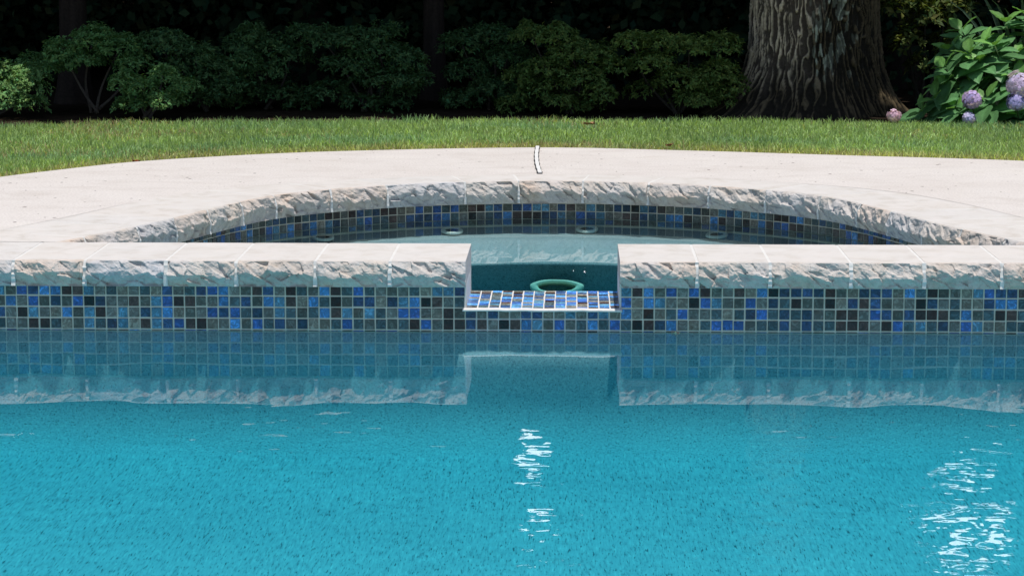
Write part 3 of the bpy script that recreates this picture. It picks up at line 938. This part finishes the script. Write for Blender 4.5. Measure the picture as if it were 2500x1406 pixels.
shrub('shrub', 'sprawling yellow-green shrub right of the middle, sloping down to the right', 1230, 1560, 50, 4.85, 9500, (0.125, 0.205, 0.055), lumps=PL((1300, 90, 60, 34, .03), (1360, 85, 50, 32, 0), (1395, 130, 65, 36, -.03), (1450, 135, 55, 32, 0), (1340, 165, 70, 34, 0), (1430, 190, 60, 32, -.05), (1500, 165, 45, 28, 0), (1470, 225, 40, 22, -.08), (1370, 240, 45, 20, -.08)), stems=4)
shrub('shrub', 'rounded yellow-green shrub beside the left foot of the big tree', 1500, 1815, 72, 4.85, 9500, GY, lumps=PL((1540, 100, 45, 24, 0), (1610, 105, 50, 28, 0), (1680, 115, 60, 34, -.03), (1760, 115, 50, 34, .05), (1590, 155, 60, 34, -.03), (1660, 195, 70, 36, -.05), (1750, 180, 50, 40, 0), (1690, 240, 55, 26, -.05), (1770, 240, 30, 28, 0)), stems=4)
shrub('leafy_shrub', 'loose dark shrub of pointed leaves behind the hydrangea, right of the big trunk', 2140, 2350, -20, 5.25, 1300, (0.085, 0.115, 0.028), leaf=0.036, lumps=PL((2180, 20, 60, 30, 0), (2250, 50, 60, 40, 0), (2210, 110, 40, 40, 0), (2300, 20, 60, 40, 0), (2330, 110, 60, 40, .1), (2240, 170, 30, 40, .05)), stems=5, tw=(0.05, 0.045, 0.035))

# ------------------------------------------------------------ hydrangea
def ovate_leaf(p, ax, nrm, Ln, Wd, mb, col, droop=0.25):
    ax = ax / np.linalg.norm(ax); side = np.cross(ax, nrm); side /= np.linalg.norm(side); up = np.cross(side, ax)
    ts = np.linspace(0, 1, 9)
    prof = np.sin(np.pi * ts ** 0.80) ** 0.85; prof[0] = 0.05; prof[-1] = 0.0
    V, F = [], []
    for i, t in enumerate(ts):
        c = p + ax * Ln * t - up * Ln * droop * t * t
        ser = 1 + (0.05 if i % 2 else -0.03)
        w = Wd * 0.5 * prof[i] * ser
        for f, z in ((-1, 0.20), (-0.5, 0.13), (0, 0.0), (0.5, 0.13), (1, 0.20)):
            V.append(c + side * w * f + up * (w * z + 0.0012 * math.sin(i * 2.4 + f * 3)))
    for i in range(8):
        for k in range(4):
            F.append((i * 5 + k, i * 5 + k + 1, (i + 1) * 5 + k + 1, (i + 1) * 5 + k))
    vein = np.ones((45, 3)) * np.array(col); vein[2::5] *= 1.35
    mb.add(V, F, vein)

hyd = thing('hydrangea', 'leafy hydrangea bush with lilac flower heads at the right edge', 'hydrangea', (1.98, 4.35, -0.03))
mbl, mbs = MB(), MB()
r = np.random.default_rng(21)
tips = []
HY = [(2340, 75), (2445, 55), (2420, 110), (2500, 40), (2310, 120), (2385, 150), (2345, 170), (2470, 130), (2300, 210), (2420, 190), (2350, 215), (2280, 240), (2480, 190), (2330, 260), (2400, 240), (2300, 272), (2450, 275), (2250, 282), (2380, 285), (2490, 280), (2550, 90), (2600, 150), (2560, 210), (2630, 240), (2700, 180), (2540, 150), (2360, 130), (2440, 160), (2390, 105), (2300, 165), (2690, 260), (2580, 280)]
for i, (hx, hy) in enumerate(HY):
    Y = 4.30 + 0.30 * (1 - (hy - 30) / 260) + r.uniform(-0.08, 0.10)
    tip = np.array([X_at(hx, Y), Y, max(Z_at(hy, Y), 0.015)])
    base = np.array([1.98 + (tip[0] - 1.98) * 0.25 + r.normal(0, 0.03), 4.42 + r.normal(0, 0.05), -0.03])
    mid = (base + tip) / 2 + np.array([(tip[0] - base[0]) * 0.15, 0, 0.02])
    pth = catmull([base, mid, tip], 5)
    mbs.tube(pth, np.linspace(0.0055, 0.003, len(pth)), 6, (0.06, 0.11, 0.04))
    lean = unit(np.array([tip[0] - base[0], -0.12, 0.30 + tip[2]]))
    a = unit(np.cross(lean, np.array([0.2, 1, 0.1]))); b = np.cross(lean, a)
    for lev, (nn, Lm, rise) in enumerate(((3, 0.070, 0.85), (4, 0.115, 0.30), (4, 0.135, -0.02))):
        p = tip - lean * 0.026 * lev
        ph = r.uniform(0, 6.28)
        for k in range(nn):
            th = ph + 2 * math.pi * k / nn + r.normal(0, 0.2)
            ax_ = a * math.cos(th) + b * math.sin(th) + lean * (rise + r.normal(0, 0.12))
            Ln = Lm * r.uniform(0.8, 1.2)
            g_ = r.uniform(0.75, 1.3)
            young = lev == 0
            colr = np.array((0.155, 0.335, 0.085) if young else (0.110, 0.255, 0.100)) * g_
            ovate_leaf(p + ax_ * 0.010, ax_, lean, Ln, Ln * r.uniform(0.55, 0.66), mbl, colr, r.uniform(0.05, 0.35))
M['hyd'] = mat_leaf("hydrangea_leaf", 0.25, 0.4, 0.3)
mbl.build('foliage', M['hyd'], hyd, True)
mbs.build('stem', M['twig'], hyd, True)
heads = [(2180, 280, 4.16, 16, (0.60, 0.44, 0.58), 'pale pink flower head low in the grass'), (2368, 240, 4.14, 23, (0.47, 0.38, 0.66), 'lilac flower head'), (2362, 286, 4.12, 15.5, (0.48, 0.46, 0.74), 'small pale lilac flower head by the grass'), (2484, 205, 4.13, 33, (0.58, 0.50, 0.74), 'largest pale lilac flower head'), (2476, 246, 4.10, 22, (0.42, 0.40, 0.72), 'blue-lilac flower head')]
for hx, hy, Y, rp, c0, lab in heads:
    c = np.array([X_at(hx, Y), Y, Z_at(hy, Y)]); rad = rp * (Y + 5.745) / 6000
    mb = MB()
    nf = int(46 + rp * 1.5)
    for k in range(nf):
        zz = 1 - 2 * (k + 0.5) / nf; ph = k * 2.39996
        d = np.array([math.sqrt(1 - zz * zz) * math.cos(ph), math.sqrt(1 - zz * zz) * math.sin(ph), zz])
        d = unit(d + r.normal(0, 0.10, 3))
        p = c + d * rad * (1 + 0.28 * float(vnoise(d[0] * 2.6 + hx, d[1] * 2.6, d[2] * 2.6))) * np.array([1.0, 1.0, 0.88]) * r.uniform(0.72, 1.04)
        a = unit(np.cross(d, r.normal(0, 1, 3))); b = np.cross(d, a)
        pr = rad * 0.44 * r.uniform(0.85, 1.15)
        cc = np.array(c0) * r.uniform(1.1, 1.5) * np.array([r.uniform(.92, 1.08), 1, r.uniform(.95, 1.06)])
        V, F = [p + d * 0.0012], []
        for q in range(4):
            th = q * math.pi / 2
            def at(t, rr, h): return p + pr * rr * (a * math.cos(t) + b * math.sin(t)) + d * h
            i0 = len(V)
            V += [at(th - 0.62, 0.72, pr * 0.10), at(th - 0.25, 1.0, pr * 0.05), at(th + 0.25, 1.0, pr * 0.05), at(th + 0.62, 0.72, pr * 0.10)]
            F.append((0, i0, i0 + 1, i0 + 2, i0 + 3))
        mb.add(V, F, cc)
    # core in a darker petal tone the florets sit on
    lat, lon = 6, 10
    Vc = [c + rad * 0.62 * np.array([math.sin(math.pi * i / lat) * math.cos(2 * math.pi * j / lon), math.sin(math.pi * i / lat) * math.sin(2 * math.pi * j / lon), math.cos(math.pi * i / lat)]) for i in range(lat + 1) for j in range(lon)]
    Fc = [(i * lon + j, i * lon + (j + 1) % lon, (i + 1) * lon + (j + 1) % lon, (i + 1) * lon + j) for i in range(lat) for j in range(lon)]
    mb.add(Vc, Fc, np.array(c0) * 0.45)
    mb.tube([c - np.array([0, 0, rad * 0.5]), c + np.array([0.02, 0.05, -rad * 0.5 - 0.05])], 0.003, 6, (0.06, 0.11, 0.04))
    fh = mb.build('flower_head', M['petal'], hyd); tag(fh, lab)

# long strap leaves above the hydrangea
sp_ = thing('strap_leaf_plant', 'clump of long arching strap leaves rising behind the hydrangea', 'plant', (X_at(2480, 4.85), 4.85, -0.03))
mb = MB()
for k in range(16):
    bx = X_at(2480, 4.85) + r.normal(0, 0.05); an = r.uniform(-1.1, 1.1); Hh = r.uniform(0.35, 0.62)
    P = [np.array([bx + math.sin(an) * 0.30 * t ** 1.6 * Hh / 0.5, 4.85 - 0.12 * t * math.cos(an * 2), -0.03 + Hh * (1.25 * t - 0.35 * t ** 3)]) for t in np.linspace(0, 1, 9)]
    V = []
    for i, p in enumerate(P):
        w = 0.010 * (1 - (i / 8) ** 2.5) + 0.0006
        V += [p + np.array([-w, 0, 0.002]), p + np.array([0, 0.003, 0]), p + np.array([w, 0, 0.002])]
    mb.add(V, [(3 * i + j, 3 * i + j + 1, 3 * i + j + 4, 3 * i + j + 3) for i in range(8) for j in (0, 1)], np.array((0.075, 0.13, 0.075)) * r.uniform(0.7, 1.25))
mb.build('foliage', M['hyd'], sp_, True)

# ------------------------------------------------------------ trees
# sky gaps cut along mirrored camera rays for pool glints (column, row, half sizes)
GLINT_GAPS = [(1380, 1080, 0.36, 0.30), (2390, 1310, 0.34, 0.27), (1510, 1330, 0.08, 0.08), (450, 1290, 0.08, 0.07), (1015, 1190, 0.03, 0.03), (1660, 1200, 0.05, 0.05), (1780, 1300, 0.04, 0.04), (1240, 1230, 0.05, 0.04), (1540, 1120, 0.05, 0.08)]
def in_gap(P):
    """canopy openings shaped so the pool mirrors sky glints towards the camera"""
    z0 = 2 * Z_POOL - CAM[2]
    ok = np.zeros(len(P), bool)
    for gx, gy, hw, hh in GLINT_GAPS:
        dy = P[:, 1] - CAM[1]
        cx = CAM[0] + (gx - 1400) / 6000 * dy
        cz = z0 + (gy + 190) / 6000 * dy
        k = dy / 12.0
        e = fbm(P[:, 0] * 6, P[:, 2] * 6, gx, 2) * 0.35
        u, v = (P[:, 0] - cx) / k, (P[:, 2] - cz) / k
        holes = fbm(u * 6.5 + gx * 0.37, v * 8 + gy * 0.11, 0.5, 2) > (-0.10 if gx < 2000 else -0.15) - (0.4 if hw < 0.1 else 0)
        ok |= (((u / hw) ** 2 + (v / hh) ** 2) < 1 + e) & holes
    return ok & (rng.random(len(P)) > 0.01)

def crown_leaves(n, box, size, col, clump=0.3):
    """leaf clumps filling an ellipsoid or box, front cut along the lawn's shade line"""
    (x0, x1), (y0, y1), (z0, z1) = box
    P = np.stack([rng.uniform(x0, x1, n), rng.uniform(y0, y1, n), rng.uniform(z0, z1, n)], 1)
    c = np.array([(x0 + x1) / 2, (y0 + y1) / 2, (z0 + z1) / 2]); h = np.array([(x1 - x0) / 2, (y1 - y0) / 2, (z1 - z0) / 2])
    q = np.abs((P - c) / h) ** 2.6
    keep = q.sum(1) < 1.0 + 0.25 * fbm(P[:, 0] * 1.5, P[:, 1] * 1.5, P[:, 2] * 1.5, 2)
    keep &= P[:, 1] > shade_line(P[:, 0] * 0.0 + np.clip(P[:, 0] - 0.1 * P[:, 2], -3.2, 3.2)) - 0.125 * P[:, 2] + 0.05 - 0.22 * ((P[:, 0] > 0.2) & (P[:, 0] < 1.78))
    keep &= ~((P[:, 0] > 1.78) & (P[:, 1] < 5.0))     # open sky over the hydrangea bed
    keep &= ~in_gap(P)
    P = P[keep]
    n = len(P)
    ax = unit(rng.normal(0, 1, (n, 3)) * np.array([1, 1, 0.5])); nr = unit(rng.normal(0, 0.6, (n, 3)) + np.array([0, -0.3, 0.7]))
    LL = size * np.exp(rng.normal(0, 0.25, n))
    V, F = leaf_quads(P, ax, nr, LL, LL * 0.75, 0.1)
    return V, F, colors(col, n, 0.2)

# big oak-like tree: furrowed trunk, limbs and crown
oak_xy = (X_at(1985, 5.0), 5.0)
oak = thing('tree', 'massive old tree with furrowed, mossy, flaring trunk behind the lawn', 'tree', (*oak_xy, -0.03))
nt_, nz_ = 520, 300
th = np.linspace(0, 2 * math.pi, nt_, endpoint=False)
zz = np.concatenate([np.linspace(-0.05, 0.62, 240), np.linspace(0.64, 4.2, 60)])
T, Zg = np.meshgrid(th, zz, indexing='ij')
R0 = 0.272 + 0.115 * np.exp(-(Zg + 0.03) / 0.125) - 0.012 * np.clip(Zg - 0.5, 0, 9) + 0.14 * np.exp(-(Zg + 0.03) / 0.085) * np.clip(-np.cos(T), 0, 1) ** 1.5
cxn, syn = np.cos(T), np.sin(T)
R0 = R0 * (1 + 0.035 * np.sin(3 * T + 0.7) * np.exp(-Zg / 0.6) + 0.05 * np.sin(5 * T + 2.1) * np.exp(-Zg / 0.14))
arcl = T * 0.30
# wavy vertical ridges that split and join
sway = 2.6 * fbm(cxn * 2.6, syn * 2.6, Zg * 3.2, 3) + 1.5 * fbm(cxn * 9, syn * 9, Zg * 11, 2)
slant = 12.0 * Zg + 1.6 * fbm(cxn * 3 + 7, syn * 3, Zg * 4, 2)
ra = 1 - np.abs(np.sin(T * 33 + 1.5 * sway + slant))
rb = 1 - np.abs(np.sin(T * 30 + 1.9 * sway - slant + 1.1))
ra = smooth(0.22, 0.95, ra) * (0.62 + 0.5 * fbm(cxn * 7, syn * 7, Zg * 5, 2)); rb = smooth(0.22, 0.95, rb) * (0.62 + 0.5 * fbm(cxn * 7 + 4, syn * 7, Zg * 5 + 3, 2))
rg = np.clip(1.35 * np.maximum(ra, rb), 0, 1.1)
brk = smooth(-0.25, 0.25, fbm(cxn * 8 + 3, syn * 8, Zg * 16, 3) + 0.22)
rg = rg * (0.45 + 0.55 * brk)
rough = fbm(cxn * 30, syn * 30, Zg * 60, 3)
Rr = R0 + 0.014 * (rg - 0.6) + 0.003 * rough
Vx = oak_xy[0] + Rr * cxn - 0.012 * Zg; Vy = oak_xy[1] + Rr * syn
V = np.stack([Vx, Vy, Zg], -1).reshape(-1, 3)
i, k = np.meshgrid(np.arange(nt_), np.arange(nz_ - 1), indexing='ij')
i2 = (i + 1) % nt_
F = np.stack([i * nz_ + k, i2 * nz_ + k, i2 * nz_ + k + 1, i * nz_ + k + 1], -1).reshape(-1, 4)
# bark: grey-tan ridges on one side, brown moss with painted shade on the other and round the foot, pale lichen scabs
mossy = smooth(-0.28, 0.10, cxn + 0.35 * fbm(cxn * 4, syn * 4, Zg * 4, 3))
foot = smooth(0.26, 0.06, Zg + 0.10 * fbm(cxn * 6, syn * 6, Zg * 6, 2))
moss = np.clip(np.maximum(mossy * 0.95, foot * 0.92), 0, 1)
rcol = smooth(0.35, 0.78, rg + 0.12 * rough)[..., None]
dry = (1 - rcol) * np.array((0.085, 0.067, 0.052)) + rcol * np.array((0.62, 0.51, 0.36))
shaded_moss = (1 - rcol) * np.array((0.014, 0.012, 0.008)) + rcol * np.array((0.070, 0.052, 0.026))
col = dry * (1 - moss[..., None]) + shaded_moss * moss[..., None]
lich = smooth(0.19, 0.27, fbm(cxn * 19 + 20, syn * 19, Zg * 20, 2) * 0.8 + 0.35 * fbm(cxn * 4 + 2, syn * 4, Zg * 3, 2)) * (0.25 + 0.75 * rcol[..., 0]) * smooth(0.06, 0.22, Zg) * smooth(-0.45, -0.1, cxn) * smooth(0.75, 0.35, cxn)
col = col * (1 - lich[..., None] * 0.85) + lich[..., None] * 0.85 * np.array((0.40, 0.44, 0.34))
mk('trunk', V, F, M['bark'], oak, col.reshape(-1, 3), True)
mb = MB()
for a, ln, z0 in ((2.6, 2.2, 3.4), (0.4, 2.4, 3.6), (1.5, 2.0, 3.9), (3.6, 1.2, 3.9)):
    b0 = np.array([oak_xy[0], oak_xy[1], z0]); e = b0 + np.array([math.cos(a) * ln, abs(math.sin(a)) * ln, 1.6])
    pth = catmull([b0, (b0 + e) / 2 + np.array([0, 0, 0.25]), e], 6)
    mb.tube(pth, np.linspace(0.15, 0.04, len(pth)), 10, (0.16, 0.135, 0.10))
mb.build('limb', M['bark'], oak, True)
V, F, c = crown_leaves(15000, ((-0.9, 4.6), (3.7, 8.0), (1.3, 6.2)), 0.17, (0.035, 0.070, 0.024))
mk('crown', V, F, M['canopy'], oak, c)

def bg_tree(label, x, y, rad, box, n, seed, lean=0.0, size=0.18):
    t = thing('tree', label, 'tree', (x, y, -0.03), 'trees of the dark wood behind the lawn')
    rr = np.random.default_rng(seed)
    z = np.linspace(-0.05, 4.5, 46); tt = np.linspace(0, 2 * math.pi, 40, endpoint=False)
    T, Zg = np.meshgrid(tt, z, indexing='ij')
    rad_ = rad * (1 + 0.6 * np.exp(-(Zg + 0.05) / 0.12) - 0.06 * Zg) * (1 + 0.07 * fbm(np.cos(T) * 4 + seed, np.sin(T) * 4, Zg * 3, 3))
    V = np.stack([x + rad_ * np.cos(T) + lean * Zg, y + rad_ * np.sin(T), Zg], -1).reshape(-1, 3)
    i, k = np.meshgrid(np.arange(40), np.arange(45), indexing='ij')
    F = np.stack([i * 46 + k, ((i + 1) % 40) * 46 + k, ((i + 1) % 40) * 46 + k + 1, i * 46 + k + 1], -1).reshape(-1, 4)
    cc = np.array((0.032, 0.024, 0.019)) * (1 + 0.4 * fbm(np.cos(T) * 8, np.sin(T) * 8, Zg * 4, 3))[..., None]
    mk('trunk', V, F, M['bark'], t, cc.reshape(-1, 3), True)
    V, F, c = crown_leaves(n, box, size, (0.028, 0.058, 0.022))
    mk('crown', V, F, M['canopy'], t, c)
bg_tree('slim dark tree with its trunk standing behind the middle shrubs', X_at(1060, 5.7), 5.7, 0.048, ((-2.6, 1.3), (3.8, 7.6), (0.95, 5.2)), 13000, 1)
bg_tree('dark tree with a thick low trunk behind the domed shrub at the left', X_at(178, 5.45), 5.45, 0.062, ((-5.2, -1.1), (4.1, 7.6), (0.95, 5.2)), 13000, 2)
bg_tree('dark tree hidden behind the broad shrub, its crown over the thicket', X_at(760, 7.2), 7.2, 0.09, ((-3.6, 0.8), (6.4, 9.6), (0.8, 5.8)), 12000, 3)
bg_tree('dark tree standing behind the hydrangea and the leafy shrub', X_at(2195, 6.6), 6.6, 0.085, ((1.4, 5.6), (5.2, 9.0), (0.75, 5.6)), 14000, 4)
bg_tree('dark tree behind the yellow-green shrubs left of the big trunk', X_at(1640, 7.6), 7.6, 0.10, ((-0.6, 3.4), (6.6, 10.0), (0.8, 6.0)), 12000, 5)
bg_tree('dark tree at the far left of the wood', X_at(-260, 6.8), 6.8, 0.09, ((-7.5, -2.6), (5.2, 9.4), (0.8, 5.8)), 13000, 6)

# understory and the deep wood: one mass that nobody could count
def mass(n, xr, yr, zr, size, col):
    P = np.stack([rng.uniform(*xr, n), rng.uniform(*yr, n), rng.uniform(*zr, n)], 1)
    lump = fbm(P[:, 0] * 1.3, P[:, 1] * 1.3, P[:, 2] * 1.6 + 4, 3)
    P = P[(lump > -0.25 - (size > 0.1)) & ~in_gap(P)]
    n = len(P)
    ax = unit(rng.normal(0, 1, (n, 3))); nr = unit(rng.normal(0, 0.7, (n, 3)) + np.array([0, -0.6, 0.5]))
    LL = size * np.exp(rng.normal(0, 0.2, n))
    V, F = leaf_quads(P, ax, nr, LL, LL * 0.7, 0.1)
    return V, F, colors(col, n, 0.25)
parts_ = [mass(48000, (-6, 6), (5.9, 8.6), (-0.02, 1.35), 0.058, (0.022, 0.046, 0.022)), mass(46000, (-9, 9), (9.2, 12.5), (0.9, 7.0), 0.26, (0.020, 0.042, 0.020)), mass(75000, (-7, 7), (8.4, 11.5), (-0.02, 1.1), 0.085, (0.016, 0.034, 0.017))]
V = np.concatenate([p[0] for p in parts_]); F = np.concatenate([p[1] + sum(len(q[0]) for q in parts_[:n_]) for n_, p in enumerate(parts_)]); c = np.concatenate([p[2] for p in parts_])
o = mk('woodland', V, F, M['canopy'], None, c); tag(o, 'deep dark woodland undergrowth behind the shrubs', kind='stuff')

# ------------------------------------------------------------ grass
n = 210000
gx = rng.uniform(-3.1, 3.1, n); gy = rng.uniform(1.2, 4.7, n)
e0 = lawn_edge(gx); e1 = lawn_far(gx)
edge_w = 0.02 * vnoise(gx * 25, gy * 0) 
k = (gy > e0 - 0.004 + 0.006 * rng.random(n)) & (gy < e1 + edge_w)
gx, gy = gx[k], gy[k]; n = len(gx); e0 = lawn_edge(gx)
bare = fbm(gx * 2.2, gy * 2.2, 7, 3)
edge_d = gy - e0
straw = np.clip(smooth(0.10, 0.55, bare) * 0.75 + smooth(0.50, 0.0, edge_d) * 0.85 + 0.25 * smooth(-0.6, -2.0, gx) * smooth(0.8, 0.1, edge_d), 0, 0.95)
is_straw = rng.random(n) < straw * 0.62
base = np.stack([gx, gy, np.full(n, -0.024)], 1)
tuft = smooth(0.05, 0.5, fbm(gx * 7, gy * 7, 3, 2))
h = rng.uniform(0.015, 0.031, n) * (1 + 0.35 * tuft) * np.where(edge_d < 0.05, 0.6, 1)
lean_a = rng.uniform(0, 2 * math.pi, n); lean = np.abs(rng.normal(0.45, 0.6, n))
flat = is_straw & (rng.random(n) < 0.45); lean = np.where(flat, rng.uniform(0.9, 1.8, n), lean); h = np.where(flat, h * 0.6, h)
ld = np.stack([np.cos(lean_a), np.sin(lean_a), np.zeros(n)], 1)
fa = rng.uniform(0, math.pi, n); sd_ = np.stack([np.cos(fa), np.sin(fa), np.zeros(n)], 1)
w = rng.uniform(0.0011, 0.0021, n)[:, None]
H = h[:, None]; upv = np.array([0, 0, 1.0])
mid = base + upv * H * 0.55 + ld * H * (lean * 0.25)[:, None]
tip = base + upv * H * (1 / (1 + 0.35 * lean ** 2))[:, None] + ld * H * (lean * 0.8)[:, None]
V = np.stack([base - sd_ * w, base + sd_ * w, mid + sd_ * w * 0.85, mid - sd_ * w * 0.85, tip + sd_ * w * 0.12, tip - sd_ * w * 0.12], 1).reshape(-1, 3)
i = np.arange(n)[:, None] * 6
F = np.concatenate([i + np.array([[0, 1, 2, 3]]), i + np.array([[3, 2, 4, 5]])], 0)
gcol = np.array((0.43, 0.60, 0.24)) * np.exp(rng.normal(0, 0.22, (n, 1))) * (1 + 0.18 * fbm(gx * 1.7, gy * 1.7, 1, 2))[:, None]
blue = smooth(0.0, 0.5, fbm(gx * 3, gy * 3, 21, 2))[:, None]
gcol = gcol * (1 - 0.18 * blue * np.array([1, 0.45, -0.6]))
yg = smooth(0.45, 0.05, edge_d)[:, None]
gcol = gcol * (1 + yg * np.array([0.75, 0.25, 0.2]))
gcol = np.where(is_straw[:, None], np.array((0.52, 0.45, 0.25)) * np.exp(rng.normal(0, 0.2, (n, 1))), gcol)
o = mk('grass', V, F, M['grass'], None, np.repeat(gcol, 6, 0)); tag(o, 'mown green grass with straw-coloured patches by the deck', kind='stuff')

# ------------------------------------------------------------ fallen leaves
def dry_leaf(label, x, y, z, s, col, rot, seed, flat=False):
    rr = np.random.default_rng(seed)
    V, F = [], []
    for i, t in enumerate(np.linspace(0, 1, 8)):
        w = 0.36 * math.sin(math.pi * min(1, t * 0.96 + 0.03)) * (1.15 if i % 2 else 0.9)
        for f in (-1, -0.5, 0, 0.5, 1):
            V.append((s * (t - 0.5), s * w * f, s * (0.05 if flat else 0.28) * (f * f * 0.6 + 0.5 * (t - 0.5) ** 2) + 0.002 * rr.normal()))
    for i in range(7):
        for k in range(4): F.append((i * 5 + k, i * 5 + k + 1, (i + 1) * 5 + k + 1, (i + 1) * 5 + k))
    V = np.array(V); c, s_ = math.cos(rot), math.sin(rot)
    V = np.stack([V[:, 0] * c - V[:, 1] * s_ + x, V[:, 0] * s_ + V[:, 1] * c + y, V[:, 2] + z], 1)
    o = mk('fallen_leaf', V, F, M['dry_leaf'], None, np.array([col] * len(V)), True)
    return tag(o, label, 'leaf')
dry_leaf('tan curled leaf lying high in the grass right of the middle', 0.13, 3.83, 0.008, 0.048, (0.42, 0.24, 0.13), 0.3, 1)
dry_leaf('brown dry leaf in the grass near the deck, right of the white joint', 0.41, 3.02, -0.002, 0.038, (0.34, 0.17, 0.09), 1.0, 2)
dry_leaf('reddish brown leaf at the lawn edge on the left', -1.39, 2.40, -0.004, 0.030, (0.26, 0.075, 0.035), 0.8, 3)
dry_leaf('small beige leaf floating against the mosaic at the pool waterline', 0.312, -0.014, Z_POOL + 0.001, 0.021, (0.62, 0.50, 0.36), 0.05, 4, True)
